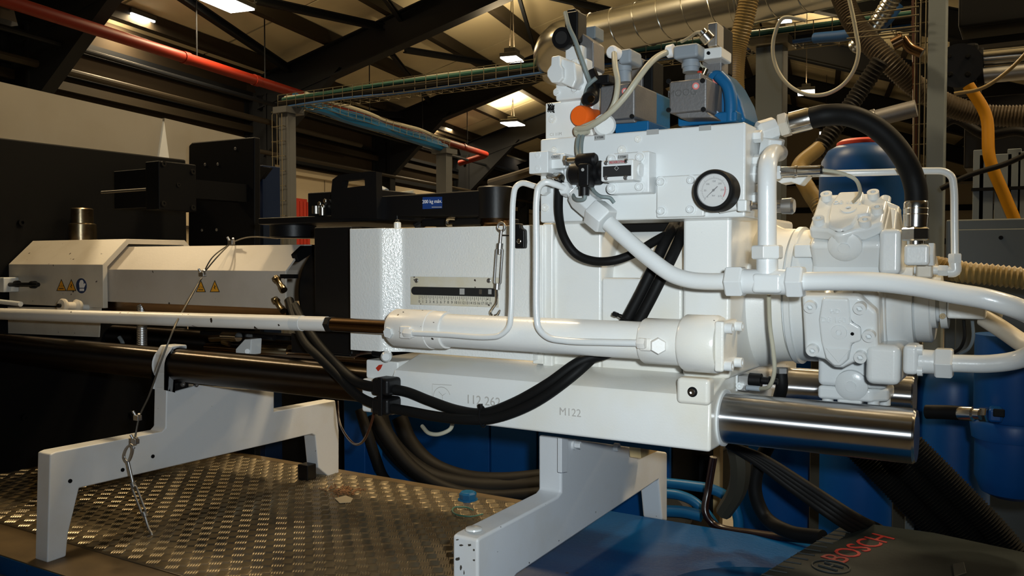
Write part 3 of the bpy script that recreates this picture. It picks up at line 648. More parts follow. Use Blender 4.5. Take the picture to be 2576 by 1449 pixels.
# blue panels of the reservoir behind the bed
t = Thing('oil_reservoir', 'blue sheet metal oil reservoir behind the tread plate', 'tank')
Yr = 2.62
xs = [XY(862, Yr), XY(1232, Yr), XY(1352, Yr), XY(1690, Yr)]
for a, b in zip(xs, xs[1:]): t.part('side_panel', MB().box(a + .004, b - .004, Yr, Yr + .02, .1, P(1100, 990, Yr).z + .12), 'bluet', .003)
t.part('body', MB().box(xs[0], xs[-1], Yr + .02, Yr + .5, .08, P(1100, 990, Yr).z + .10), 'dark')
t.done()
one('blue_post', MB().box(XY(862, 2.35), XY(915, 2.35), 2.35, 2.45, 0, P(890, 990, 2.35).z), 'bluet', 'blue upright behind the rear leg of the left support', 'post', bevel=.004)
one('side_cover', MB().box(XY(300, 2.75), XY(858, 2.75), 2.75, 2.9, 0, P(700, 978, 2.75).z), 'dark', 'dark lower machine cover seen under the left support bracket', 'cover', bevel=.004)
# white (left) and right supports in the X plane
def support(X, th, pts_, hook=None): return MB().ext([PX(a, b, X) for a, b in pts_], V((-th, 0, 0)))
arc = []
ax_y, ax_z, rb = 1.53, 1.72 - .287, .0475
for k in range(0, 13):
    a = math.radians(60 + k * 13.5); arc.append(V((-1.996, ax_y + rb * math.cos(a), ax_z + rb * math.sin(a))))
XS = -1.996
lft = [PX(a, b, XS) for a, b in ((471, 867), (434, 870), (421, 894), (417, 1076), (408, 1086), (140, 1137), (126, 1143), (119, 1417), (167, 1400), (172, 1345), (200, 1228), (700, 1112), (785, 1092), (793, 1096), (801, 1177), (828, 1200), (853, 1195), (853, 1082), (844, 1007), (690, 1035), (690, 985), (500, 968), (441, 984))]
low = [V((XS, ax_y - rb * math.cos(0.05), ax_z - .045))]
pg = lft + [V((XS, ax_y - rb, ax_z - .06))] + list(reversed(arc))
t = Thing('support_bracket', 'left white support bracket with a saddle carrying the dull bar', 'bracket', None)
t.part('bracket_plate', MB().ext(pg, V((-.053, 0, 0))), 'frame', .004)
for a, b in ((384, 1148), (176, 1210), (308, 1182)): t.bolt('socket', PX(a, b, XS), EX, .005, .002, 'dark', 'screw')
t.bolt('socket', PX(434, 900, XS), EX, .006, .003, 'zinc', 'screw')
t.part('clamp_block', MB().box(XS - .03, XS - .004, ax_y - .042, ax_y + .03, ax_z - .088, ax_z - .048), 'black', .003)
for a, b in ((458, 970), (492, 971)): t.bolt('socket', V((XS, PX(a, b, XS).y, PX(a, b, XS).z + .004)), EX, .007, .005, 'zinc', 'screw')
t.part('rear_foot_block', MB().box(XS - .05, XS - .005, PX(815, 1190, XS).y - .07, PX(815, 1190, XS).y - .03, ZB, ZB + .05), 'black', .003)
t.done()
XR2 = -.877
t = Thing('support_bracket', 'right white support bracket with chipped front end under the casting', 'bracket')
rp = [PX(a, b, XR2) for a, b in ((1412, 1100), (1412, 1238), (1404, 1249), (1212, 1350), (1202, 1358), (1202, 1640), (1250, 1615), (1262, 1500), (1300, 1447), (1657, 1207), (1666, 1309), (1679, 1312), (1679, 1138))]
t.part('bracket_plate', MB().ext(rp, V((-.058, 0, 0))), 'frame', .006, seg=3)
yq = PX(1202, 1500, XR2).y
for k_, (a, b, w, h) in enumerate(((1160, 1372, 6, 3), (1181, 1371, 6, 4), (1150, 1358, 4, 2), (1192, 1384, 3, 4), (1152, 1406, 7, 6), (1192, 1409, 3, 3), (1159, 1428, 3, 8), (1167, 1441, 2, 7), (1138, 1390, 2, 5), (1137, 1430, 2, 5))):
    r_ = random.Random(k_); t.part('paint_chip', poly([(a + w * math.cos(q) * r_.uniform(.5, 1.1), b + h * math.sin(q) * r_.uniform(.5, 1.1)) for q in [i * .785 for i in range(8)]], yq - .0005, .0006), 'rope')
t.part('cover_disc', MB().lathe(PX(1202, 1352, XR2) + V((-.029, .03, .002)), EZ, [(0, .017), (.003, .016), (.004, .014)], 24), 'white2')
t.part('clip_plate', MB().ext([PX(a, b, XR2 + .012) for a, b in ((1413, 1102), (1430, 1104), (1429, 1188), (1413, 1190))], V((-.011, 0, 0))), 'frame', .002)
t.bolt('hexbolt', PX(1443, 1118, XR2), EX, .012, .02, 'frame'); t.bolt('socket', PX(1546, 1124, XR2), EX, .01, .012, 'frame')
t.done()
one('wood_wedge', MB().ext([PX(a, b, XR2 + .02) for a, b in ((1583, 1124), (1628, 1131), (1585, 1149))], V((.03, 0, 0))), 'wood', 'small pale wooden wedge jammed under the casting', 'wedge')
# bars (guide columns)
t = Thing('guide_bar', 'front bright steel guide bar with mirror finish at its right end', 'steel bar')
t.part('ground_section', MB().lathe(V((-.52, ax_y, ax_z)), EX, [(0, .0455), (.362 - .003, .0455), (.362, .0425)], 64), 'steel')
t.part('dull_section', MB().lathe(V((-2.94, ax_y, ax_z)), EX, [(0, .0455), (2.42, .0455)], 56), 'steelo', label='oily darkened length of the bar')
t.part('end_face', MB().lathe(V((-.158, ax_y, ax_z)), EX, [(0, .0425), (.001, .042)], 48), 'chrome'); t.done()
t = Thing('guide_bar', 'rear steel guide bar half hidden behind the front one', 'steel bar')
t.part('ground_section', MB().lathe(V((-.52, 1.97, ax_z)), EX, [(0, .0455), (.31, .0455), (.313, .0425)], 48), 'steel')
t.part('dull_section', MB().lathe(V((-2.94, 1.97, ax_z)), EX, [(0, .0455), (2.42, .0455)], 40), 'steelo', label='oily darkened length of the bar')
t.done()
# platen and guard at the far left
Xp = -2.95
t = Thing('mould_platen', 'tall near black machine platen filling the left edge', 'machine platen')
yb = PX(468, 400, Xp).y
t.part('plate', MB().box(Xp - .3, Xp, 1.0, yb, .8, PX(200, 370, Xp).z), 'dark', .006)
t.part('lower_block', MB().box(Xp - .3, Xp - .05, .9, 2.6, 0, .8), 'black')
for px, py in ((52, 560), (60, 1050), (330, 1040), (250, 870)): t.bolt('socket', PX(px, py, Xp), EX, .012, .012, 'dark')
t.done()
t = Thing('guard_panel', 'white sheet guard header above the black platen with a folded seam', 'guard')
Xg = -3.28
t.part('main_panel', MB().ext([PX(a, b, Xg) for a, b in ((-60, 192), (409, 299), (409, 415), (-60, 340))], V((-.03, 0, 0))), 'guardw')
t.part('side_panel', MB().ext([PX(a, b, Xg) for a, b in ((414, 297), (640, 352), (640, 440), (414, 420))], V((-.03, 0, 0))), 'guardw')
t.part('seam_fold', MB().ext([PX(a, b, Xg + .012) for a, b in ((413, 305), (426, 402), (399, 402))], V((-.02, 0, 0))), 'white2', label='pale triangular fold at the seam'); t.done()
# black boxes on the platen
Y0 = 2.05
t = Thing('terminal_box', 'black square junction box with four corner screws in front of the white guard', 'box')
XJ = XY(402, 1.80); yj1 = PX(494, 428, XJ).y
t.part('box_body', MB().box(XJ - .07, XJ, 1.80, yj1, PX(402, 528, XJ).z, PX(402, 404, XJ).z), 'dark', .004)
t.part('mounting_arm', MB().box(XJ - .09, XJ - .03, yj1 - .02, 2.2, PX(402, 490, XJ).z, PX(402, 440, XJ).z), 'dark')
t.part('side_duct', MB().box(XJ - .30, XJ - .07, 1.84, yj1 - .04, PX(402, 518, XJ).z, PX(402, 416, XJ).z), 'dark', .003)
t.part('shaft', MB().cyl(P(256, 484, 1.80), P(372, 476, 1.82), .005), 'rope')
for a, b in ((410, 412), (484, 432), (410, 512), (484, 522)): t.bolt('socket', PX(a, b, XJ), EX, .009, .006, 'rubberd', 'screw')
t.bolt('socket', PX(448, 465, XJ), EX, .007, .004, 'rubberd', 'lock'); t.done()
t = Thing('housing_box', 'tall black sheet housing with rounded top corner left of the red door', 'housing')
t.part('front_panel', poly(((474, 366), (482, 358), (640, 344), (641, 1210), (470, 1210)), 2.2, .03), 'dark', .006)
for a, b in ((592, 374), (516, 414), (548, 413), (508, 579), (545, 578)): t.bolt('screw', P(a, b, 2.2), -EY, .006, .004, 'zinc', 'screw')
t.done()
t = Thing('steel_upright', 'dark blue upright with slanted gusset right of the tall black housing', 'post')
t.part('shaft', MB().box(XY(640, 2.6), XY(663, 2.6), 2.6, 2.7, 0, P(650, 416, 2.6).z), 'darkblue', .003); t.part('gusset', poly(((641, 416), (678, 422), (641, 470)), 2.59, .02), 'dark'); t.done()
# nozzle cylinder behind hood
t = Thing('feed_cylinder', 'stepped oily steel cylinder standing behind the left hood', 'cylinder')
c = P(203, 610, 1.85); c.z -= .03
zt, zm = P(203, 524, 1.85).z, P(203, 562, 1.85).z
t.part('upper_sleeve', MB().lathe(V((c.x, c.y, zm)), EZ, [(0, .044), (zt - zm - .004, .044), (zt - zm, .040)], 40), 'oldbrass')
t.part('lower_sleeve', MB().lathe(c, EZ, [(0, .054), (zm - c.z - .004, .054), (zm - c.z, .047)], 40), 'oldbrass'); t.done()
# hoods
def hood(X0, X1, yf, ym, chf, ztop, zsh, zbot, m, th):
    pr = [V((X0, yf, zbot)), V((X0, yf, zsh)), V((X0, yf + chf, ztop)), V((X0, 2 * ym - yf - chf, ztop)), V((X0, 2 * ym - yf, zsh)), V((X0, 2 * ym - yf, zbot))]
    inn = [V((X0, yf + th, zbot)), V((X0, yf + th, zsh - th * .4)), V((X0, yf + chf + th * .4, ztop - th)), V((X0, 2 * ym - yf - chf - th * .4, ztop - th)), V((X0, 2 * ym - yf - th, zsh - th * .4)), V((X0, 2 * ym - yf - th, zbot))]
    return MB().ext(pr + list(reversed(inn)), V((X1 - X0, 0, 0)))
zc = 1.72
def zat(px, py, Y): return P(px, py, Y).z
yh = 1.58; XH = XY(258, yh)
t = Thing('nozzle_hood', 'cream octagonal guard hood with round pull knob at the left edge', 'guard hood')
t.part('hood_shell', hood(-3.3 + .36, XH, yh, 1.77, .083, zat(321, 601, yh + .083), zat(258, 666, yh), zat(250, 775, yh), 'cream', .016), 'cream', .0015)
t.part('lower_skirt', MB().ext([P(a, b, yh) for a, b in ((-80, 770), (253, 775), (248, 848), (-80, 834))], EY * .004), 'cream', label='lower skirt behind the white rod')
t.done()
t = Thing('pull_knob', 'round worn pull knob on a short white rod fixed to the left hood', 'knob')
k0 = P(155, 770, 1.50)
t.part('stem', MB().cyl(P(228, 774, 1.59), P(192, 771, 1.54), .009), 'white2')
t.part('knob', MB().lathe(P(200, 771, 1.545), P(150, 769, 1.48) - P(200, 771, 1.545), [(0, .018), (.012, .0215), (.02, .013), (.044, .012), (.05, .021), (.058, .022), (.062, .018)], 28), 'cream')
t.part('tip', MB().cyl(P(152, 769, 1.484), P(146, 769, 1.475), .006), 'rubberd'); t.done()
t = Thing('slot_handle', 'black pull bolt sliding in a slot on the left hood', 'handle')
t.part('bolt_rod', MB().cyl(P(12, 716, 1.55), P(96, 716, 1.55), .007), 'black'); t.part('grip', MB().lathe(P(80, 716, 1.555), EX, [(0, .012), (.018, .012)], 16), 'black')
t.part('collar', MB().cyl(P(40, 714, 1.555), P(46, 714, 1.555), .011), 'black')
t.part('bracket', bx(-6, 8, 698, 735, 1.53, 1.58), 'white2', .003); t.done()
def sign_tri(px, py, Y, name, lab):
    t = Thing(name, lab, 'sign'); k = 1.0
    t.part('border', poly(((px, py - 17), (px + 12.5, py + 13), (px - 12.5, py + 13)), Y, .0012), 'ink')
    t.part('face', poly(((px, py - 13), (px + 10, py + 11.3), (px - 10, py + 11.3)), Y - .0006, .001), 'hazard')
    b = MB()
    if lab.startswith('left'):
        for q in (-4, 0, 4): b.tube(TP((px + q, py + 4, Y - .0008), (px + q + 1.5, py, Y - .0008), (px + q - 1, py - 3 + abs(q) * .6, Y - .0008)), .0005, 4, 2)
        poly(((px - 6, py + 6), (px + 6, py + 6), (px + 6, py + 8), (px - 6, py + 8)), Y - .0008, .0004, b)
    else:
        poly(((px - .5, py - 6), (px + 3, py), (px, py), (px + 2, py + 7), (px - 3, py + 1), (px - 1, py + 1)), Y - .0008, .0004, b)
    t.part('pictogram', b, 'ink'); t.done()
sign_tri(154, 719, yh - .0008, 'warning_sign', 'left of the two yellow warning triangles on the left hood')
sign_tri(179, 719, yh - .0008, 'warning_sign', 'right of the two yellow warning triangles on the left hood')
t = Thing('glove_sign', 'round dark blue glove sign beside the yellow triangles', 'sign')
cc = [P(205 + 11 * math.cos(a * .2618), 719 + 19 * math.sin(a * .2618), yh - .001) for a in range(24)]
cc = [V((P(205, 719, yh).x + .0275 * math.cos(a * .2618), yh - .001, P(205, 719, yh).z + .0235 * math.sin(a * .2618))) for a in range(24)]
t.part('disc', MB().ext(cc, EY * .001), 'pictb')
t.part('glove', poly(((199, 713), (202, 705), (207, 704), (210, 709), (210, 716), (213, 712), (215, 715), (211, 724), (200, 724)), yh - .0016, .0008), 'signw')
t.part('cuff', poly(((200, 726), (211, 726), (211, 732), (200, 732)), yh - .0016, .0008), 'signw'); t.done()
y2 = 1.60; X2 = XY(718, y2)
t = Thing('barrel_hood', 'dusty grey white barrel guard hood between the left hood and the black plate', 'guard hood')
t.part('hood_shell', hood(XH - .12, X2, y2, 1.77, .07, zat(763, 615, y2 + .07), zat(700, 682, y2), zat(640, 774, y2), 'cream2', .006), 'cream2', .0012)
t.part('inner_liner', MB().box(XH - .1, X2 - .01, y2 + .01, y2 + .02, zat(640, 800, y2), zat(640, 770, y2)), 'bronze', label='brown stained lower edge')
t.done()
sign_tri(505, 722, y2 - .0008, 'warning_sign', 'left of the two yellow warning triangles on the barrel hood'); sign_tri(540, 722, y2 - .0008, 'warning_sign', 'right of the two yellow warning triangles on the barrel hood')
# black feed flange and cover left of scale panel
Yk = 1.505
t = Thing('feed_throat_block', 'black machined block and round flange left of the white scale cover', 'machine block')
t.part('front_plate', MB().box(XY(790, 1.54), XY(884, 1.54), 1.54, 2.0, zat(840, 890, 1.54), zat(840, 570, 1.54)), 'black', .004)
t.part('barrel_flange', MB().lathe(V((X2 + .005, 1.77, zc - .085)), EX, [(0, .13), (.02, .145), (.10, .145), (.11, .15), (XY(800, 1.62) - X2, .15)], 48), 'black')
t.part('corner_bracket', MB().ext([PX(a, b, X2 + .01) for a, b in ((745, 640), (768, 618), (796, 618), (796, 632), (752, 660))], V((-.02, 0, 0))), 'dark', .002)
t.part('lower_plate', MB().box(XY(730, 1.56), XY(880, 1.56), 1.56, 1.66, zat(800, 892, 1.56), zat(800, 840, 1.56)), 'black', .004)
t.bolt('socket', P(807, 871, 1.56), -EY, .007, .006, 'zinc')
t.part('pin', MB().cyl(P(801, 618, 1.60), P(801, 584, 1.60), .0035), 'zinc'); t.part('name_strip', MB().box(XY(715, 1.6), XY(750, 1.6), 1.585, 1.60, zat(730, 700, 1.6), zat(730, 690, 1.6)), 'dark')
t.done()
t = Thing('thermocouple', 'upper brass bayonet plug on the end of the barrel hood', 'plug'); 
t.part('body', MB().lathe(P(694, 698, 1.575), P(720, 738, 1.555) - P(694, 698, 1.575), [(0, .008), (.012, .010), (.018, .007), (.04, .007), (.044, .009), (.058, .009)], 14), 'oldbrass'); t.part('nut', MB().hexn(P(690, 706, 1.57), P(700, 700, 1.575), .010), 'chrome'); t.done()
t = Thing('thermocouple', 'lower brass bayonet plug on the end of the barrel hood', 'plug')
t.part('body', MB().lathe(P(692, 752, 1.575), P(718, 790, 1.555) - P(692, 752, 1.575), [(0, .008), (.012, .010), (.018, .007), (.04, .007), (.044, .009), (.058, .009)], 14), 'oldbrass'); t.part('nut', MB().hexn(P(688, 758, 1.57), P(699, 752, 1.575), .010), 'chrome'); t.done()
# things between the rods below the hoods
t = Thing('linear_rail', 'thin golden rod running behind the front bar', 'rod')
t.part('rod', MB().cyl(P(520, 874, 1.75), P(960, 906, 1.75), .013), 'bronze')
t.part('sleeve', MB().cyl(P(652, 876, 1.75), P(730, 882, 1.75), .0165), 'oldbrass'); t.part('sleeve', MB().cyl(P(812, 888, 1.75), P(900, 894, 1.75), .0165), 'oldbrass'); t.done()
t = Thing('sensor_bracket', 'small white angled bracket on the golden rod', 'bracket'); t.part('block', poly(((592, 878), (615, 853), (632, 853), (630, 893), (592, 893)), 1.66, .04), 'white2', .003); t.part('screw_boss', MB().cyl(P(622, 884, 1.66), P(622, 884, 1.65), .007), 'frame'); t.done()
one('ribbed_sleeve', MB().rib(TP((640, 850, 1.70), (640, 895, 1.70)), .011, .005), 'zinc', 'short grey ribbed sleeve beside the small white bracket', 'sleeve')
one('ribbed_sleeve', MB().rib(TP((357, 770, 1.62), (357, 892, 1.56)), .014, .006), 'zinc', 'short grey ribbed sleeve under the left hood', 'sleeve')
one('hanging_strap', MB().tube(TP((300, 848, 1.62), (308, 862, 1.62), (310, 878, 1.62)), .006, 8), 'greypost', 'curved grey strap hanging under the left hood', 'strap')
t = Thing('connector_cluster', 'small dirty fittings under the white rod', 'fitting')
for a, b, c, d, r, m in ((530, 852, 560, 850, .010, 'oldbrass'), (562, 846, 600, 848, .014, 'chrome'), (560, 860, 578, 866, .007, 'oldbrass'), (640, 845, 690, 850, .008, 'black')): t.part('fitting', MB().cyl(P(a, b, 1.72), P(c, d, 1.72), r), m)
t.part('carrier', bx(500, 730, 838, 850, 1.74, 1.80), 'black', .003); t.done()
# ------------------------------------------------------------------ black swivel bracket on top
t = Thing('swivel_bracket', 'black swivel plate assembly with a box and grab handle above the barrel', 'bracket')
t.part('base_plate', MB().box(XY(678, 1.66), XY(1000, 1.62), 1.62, 1.98, zat(800, 572, 1.62) + .012, zat(800, 543, 1.62)), 'black', .003)
t.part('pivot_drum', MB().lathe(V((XY(738, 1.74), 1.74, zat(738, 597, 1.66))), EZ, [(0, .06), (.004, .064), (.05, .064)], 40), 'black')
t.part('side_box', bx(775, 948, 480, 545, 1.64, 1.80), 'black', .003)
hb = MB(); poly(((833, 482), (836, 452), (852, 440), (930, 431), (946, 432), (948, 550), (833, 550)), 1.60, .022, hb, [((858, 474), (918, 467), (917, 449), (862, 455))]); t.part('grab_handle', hb, 'black')
for a, b, r in ((795, 534, .011), (811, 538, .009), (855, 522, .014), (908, 533, .010), (939, 541, .011)): t.bolt('socket', P(a, b + 4, 1.625), EZ, r, .02, 'bolt')
for a, b in ((806, 513), (820, 506), (815, 520)): t.bolt('hex', P(a, b, 1.635), -EY, .006, .006, 'bolt')
t.done()
t = Thing('lifting_arm', 'long black lifting arm with a blue load sticker and round pivot', 'crane arm')
arm = MB(); Ya = 1.62
arm.ext([P(a, b, Ya) for a, b in ((948, 494), (1205, 478), (1240, 466), (1240, 545), (950, 545))], EY * .07); t.part('arm', arm, 'black', .004)
pc = P(1247, 500, Ya + .035); r_ = .042
z0, z1 = zat(1247, 548, Ya), zat(1247, 466, Ya)
t.part('pivot_sleeve', MB().lathe(V((pc.x, pc.y, z0)), EZ, [(0, r_), (z1 - z0 - .003, r_), (z1 - z0, r_ - .004)], 40), 'black')
t.part('pivot_base', MB().lathe(V((pc.x, pc.y, z0 - .022)), EZ, [(0, .034), (.004, .036), (.008, .034), (.012, .036), (.022, .034)], 32), 'bronze', label='brown greased collar')
t.part('load_sticker', poly(((1063, 496), (1112, 495), (1112, 524), (1063, 526)), Ya - .0008, .0008), 'signblue', label='blue load sticker')
t.text('sticker_text', '200 kg máx.', P(1087, 507, Ya - .0012), .0118, 'signw'); t.part('sticker_note', poly(((1086, 520), (1111, 520), (1111, 522), (1086, 522)), Ya - .0014, .0004), 'tag')
t.part('lower_lug', bx(1060, 1240, 549, 566, 1.66, 1.78), 'black', .003)
t.part('shackle', MB().tube(TP((1140, 566, 1.60), (1126, 566, 1.60), (1126, 552, 1.60), (1146, 551, 1.60)), .004, 8, 3), 'chrome'); t.done()
one('rag', MB().tube(TP((1045, 572, 1.72), (1090, 548, 1.74), (1150, 546, 1.74), (1210, 560, 1.72)), .012, 10), 'rubberd', 'dark hose lying over the top of the scale cover', 'hose')
t = Thing('cable_gland', 'grey plastic elbow behind the black arm', 'fitting'); t.part('elbow', MB().tube(TP((930, 480, 1.85), (952, 478, 1.85), (970, 486, 1.85)), .014, 14), 'plug'); t.part('cable', MB().tube(TP((968, 485, 1.85), (1000, 488, 1.85), (1040, 484, 1.86)), .006, 8), 'beige'); t.done()
one('brown_tube', MB().tube(TP((1232, 462, 2.1), (1290, 445, 2.1), (1345, 428, 2.1), (1420, 405, 2.0), (1480, 400, 1.7), (1500, 410, 1.56)), .013, 10), 'flexb', 'brown tube rising behind the lifting arm pivot', 'pipe')
t = Thing('ball_joint_stud', 'small white stud standing on the scale cover edge', 'stud'); t.part('stud', MB().lathe(P(1000, 574, 1.51), EZ, [(0, .008), (.012, .008), (.014, .005)], 16), 'white2'); t.part('tip', MB().ball(P(1000, 557, 1.51), .005), 'black'); t.done()
# ================================================================== THE WHITE INJECTION UNIT
YC, YB = 1.45, 1.54
xl, xr = XY(905, YC), XY(1790, YC)
zt = 1.72 - .237; zb = 1.72 - .336; zl = 1.72 - .212
def side_prof(x, off=0): return [V((x, YC, zb)), V((x, YC, zt - .012)), V((x, YC + .006, zt - .002)), V((x, YC + .02, zt + .004)), V((x, YB, zl)), V((x, 2.0, zl)), V((x, 2.09, zt)), V((x, 2.09, zb))]
t = Thing('carriage_casting', 'big white cast carriage carrying the cylinder with painted over serial numbers', 'machine casting')
xm = XY(985, YC)
t.part('lower_casting', MB().ext(side_prof(xm), V((xr - xm, 0, 0))), 'white', .006, seg=3)
t.part('end_lug', MB().box(xl, xm, YC + .002, 2.0, P(905, 1036, YC).z, P(905, 952, YC).z), 'white', .006)
t.part('end_step', MB().box(XY(926, YC + .03), xm, YC + .02, 2.0, P(926, 955, YC).z, P(926, 903, YC + .03).z), 'white', .004)
body = MB(); zt2 = 1.72 + .078
body.box(XY(1385, YB), XY(1512, YB), YB, 2.0, zl - .005, zt2)
body.box(XY(1512, YB), XY(1716, YB), YB, 2.0, zl - .005, P(1600, 700, YB).z)
t.part('upper_body', body, 'white', .006)
t.part('right_body', MB().box(XY(1716, YB - .012), XY(1838, YB - .012), YB - .012, 2.0, zl - .005, P(1780, 548, YB).z + .01), 'white', .008)
t.part('barrel_housing', MB().lathe(V((XY(1500, YB), 1.77, zc - .06)), EX, [(0, .175), (XY(1720, YB) - XY(1500, YB), .175)], 64), 'white')
t.part('corner_pad', bx(1702, 1787, 952, 1019, YC - .012, YC + .02), 'white', .008, seg=3)
t.bolt('washered', P(1742, 986, YC - .012), -EY, .009, .006, 'dark', 'socket_screw'); t.bolt('socket', P(1742, 986, YC - .013), -EY, .006, .006, 'chrome', 'socket_screw')
t.part('stepped_strip', MB().box(XY(1364, YB - .012), XY(1390, YB - .012), YB - .012, YB + .1, zl - .005, zt2 - .002), 'white', .004, label='upright strip left of the body')
t.part('bar_seal', MB().lathe(V((xr, ax_y, ax_z)), EX, [(0, .052), (.003, .0515), (.004, .0462)], 48), 'white2')
t.part('sensor_flange', MB().box(XY(1836, 1.60), XY(1858, 1.60), 1.60, 1.66, zat(1850, 985, 1.6), zat(1850, 935, 1.6)), 'white2', .003)
t.part('underside_shade', MB().box(XY(1512, YB) , XY(1716, YB), 1.62, 1.95, zt2 - .02, zt2), 'dark', label='dark sheet standing in for shade under the manifold')  # dark sheet drawn in for the shade beneath the manifold
t.text('casting_number', '112 262', P(1215, 1009, YC - .0008), .026, 'engr'); t.text('casting_number', 'M122', P(1434, 1038, YC - .0008), .021, 'engr')
t.part('casting_mark', MB().tube(TP((1088, 1010, YC), (1088, 966, YC), (1136, 969, YC)), .0006, 6, 0).tube([P(1112, 1000, YC) + V((.022 * math.cos(a), 0, .022 * math.sin(a))) for a in [math.radians(q) for q in range(20, 330, 22)]], .0007, 6, 2).tube(TP((1104, 985, YC), (1113, 995, YC), (1124, 988, YC), (1113, 995, YC), (1114, 1012, YC)), .0007, 6, 0), 'engr')
t.part('chipped_spot', poly(((945, 926), (953, 918), (962, 917), (957, 928), (951, 934)), YC + .0185, .002), 'red', label='small dark red chip'); t.done()
# scale cover with joggle
Ya0, Ya1 = 1.465, 1.497
def zz2(py, px, Y): return P(px, py, Y).z
t = Thing('scale_cover', 'bright white sheet cover with stroke scale and a vertical joggle', 'cover')
z0, z1 = P(905, 882, Ya0).z, P(905, 575, Ya0).z
pl = [V((XY(880, Ya0), Ya0, 0)), V((XY(957, Ya0), Ya0, 0)), V((XY(1016, Ya1), Ya1, 0)), V((XY(1340, Ya1), Ya1, 0)), V((XY(1340, Ya1), Ya1 + .05, 0)), V((XY(880, Ya0), Ya1 + .05, 0))]
# round the two bends
def fillet(a, b, c, r=.006, n=4):
    d1 = (a - b).normalized(); d2 = (c - b).normalized(); out = []
    for i in range(n + 1):
        f = i / n; p1 = b + d1 * r * (1 - f); p2 = b + d2 * r * f; out.append(p1.lerp(p2, f))
    return out
plan = [pl[0]] + fillet(pl[0], pl[1], pl[2]) + fillet(pl[1], pl[2], pl[3]) + pl[3:]
sx0, sx1 = XY(1036, Ya1), XY(1246, Ya1); sz0, sz1 = P(1140, 744, Ya1).z, P(1140, 723, Ya1).z
t.part('cover_sheet', MB().ext([V((p.x, p.y, z0)) for p in plan], V((0, 0, z1 - z0))), 'peel', .0012, smooth=50)
t.part('scale_plate', bx(1032, 1254, 697, 770, Ya1 - .002, Ya1), 'scale', .0006)
sl = MB(); m_ = (sz0 + sz1) / 2; h_ = (sz1 - sz0) / 2
sl.ext([V((sx0 + h_ - h_ * math.sin(math.radians(a)), Ya1 - .0028, m_ + h_ * math.cos(math.radians(a)))) for a in range(0, 181, 20)] + [V((sx1, Ya1 - .0028, m_ - h_)), V((sx1, Ya1 - .0028, m_ + h_))], EY * .002)
t.part('slot', sl, 'slot', label='black travel slot')
t.part('slot_pointer', bx(1156, 1168, 726, 741, Ya1 - .0036, Ya1 - .0024), 'tag')
t.part('slot_pointer', bx(1205, 1212, 728, 740, Ya1 - .0036, Ya1 - .0024), 'zinc'); t.part('slot_pointer', bx(1228, 1236, 728, 740, Ya1 - .0036, Ya1 - .0024), 'tag')
tk = MB(); xa = XY(1056, Ya1); xb = XY(1234, Ya1)
for i in range(39):
    x = xa + (xb - xa) * i / 38; L_ = .0085 if i % 2 == 0 else .0055; tk.box(x - .0003, x + .0003, Ya1 - .0024, Ya1 - .0018, sz0 - .001 - L_, sz0 - .001)
t.part('scale_ticks', tk, 'ink', kind='stuff')
for i in range(20): t.text('scale_number', str(i), V((xa + (xb - xa) * i / 19, Ya1 - .0022, sz0 - .0145)), .0082, 'ink', depth=.0001)
for px in (1048, 1230): t.bolt('screw', P(px, 706, Ya1 - .002), -EY, .0052, .004, 'zinc', 'screw')
t.done()
one('rear_upright', MB().box(XY(1340, 1.52), XY(1366, 1.52), 1.52, 1.6, zl, P(1350, 566, 1.52).z), 'white', 'narrow white upright between the scale cover and the body', 'upright', bevel=.002)
t = Thing('cable_clip', 'black cable clip screwed near the right edge of the scale cover', 'clip')
t.part('clip_body', poly(((1293, 562), (1307, 562), (1309, 573), (1318, 578), (1319, 608), (1318, 625), (1294, 625)), 1.485, .017), 'black', .003)
t.bolt('screw', P(1306, 607, 1.485), -EY, .005, .004, 'chrome', 'screw'); t.part('pin', MB().cyl(P(1262, 592, 1.49), P(1296, 592, 1.49), .0016), 'black'); t.done()
# turnbuckles
def turnbuckle(pts_, Y, label, hook=True, wid=9, up_end='eye'):
    t = Thing('turnbuckle', label, 'turnbuckle'); A, B = pts_; a, b = P(*A, Y), P(*B, Y); d = (b - a).normalized(); sde = d.cross(EY).normalized(); w = SC(A[0], Y) * wid
    t.part('collar', MB().cyl(a, a + d * .012, .0065), 'zinc'); t.part('collar', MB().cyl(b - d * .012, b, .0065), 'zinc')
    for k in (-1, 1): t.part('side_rod', MB().tube([a + d * .004, a + d * .014 + sde * (w * k), b - d * .014 + sde * (w * k), b - d * .004], .0026, 8, 0), 'zinc')
    return t, a, b, d, sde
t, a, b, d, sde = turnbuckle(((1258, 612), (1250, 728)), 1.47, 'galvanised turnbuckle hanging in front of the scale cover with an open hook')
t.part('upper_rod', MB().cyl(a + d * .022, P(1261, 580, 1.47), .003), 'zinc')
e = P(1261, 571, 1.47); t.part('eye', MB().tube([e + V((.0085 * math.cos(q), 0, .0085 * math.sin(q))) for q in [i * .5236 for i in range(12)]], .0026, 8, 3, True), 'zinc')
t.part('hook', MB().tube(TP((1250, 715, 1.47), (1249, 760, 1.47), (1240, 775, 1.47), (1234, 786, 1.47), (1240, 795, 1.47), (1250, 793, 1.47), (1258, 780, 1.47)), .0029, 10, rfun=lambda i: 1.0 if i < 36 else 1.4 - (i - 36) * .07), 'chrome'); t.done()
t, a, b, d, sde = turnbuckle(((333, 1215), (366, 1300)), 1.30, 'second turnbuckle hanging in front of the left support bracket')
t.part('upper_rod', MB().cyl(a + d * .01, P(322, 1160, 1.30), .0035), 'zinc'); t.part('lower_rod', MB().tube(TP((362, 1290, 1.30), (374, 1330, 1.30), (382, 1345, 1.30), (372, 1350, 1.30)), .003, 8, 3), 'zinc')
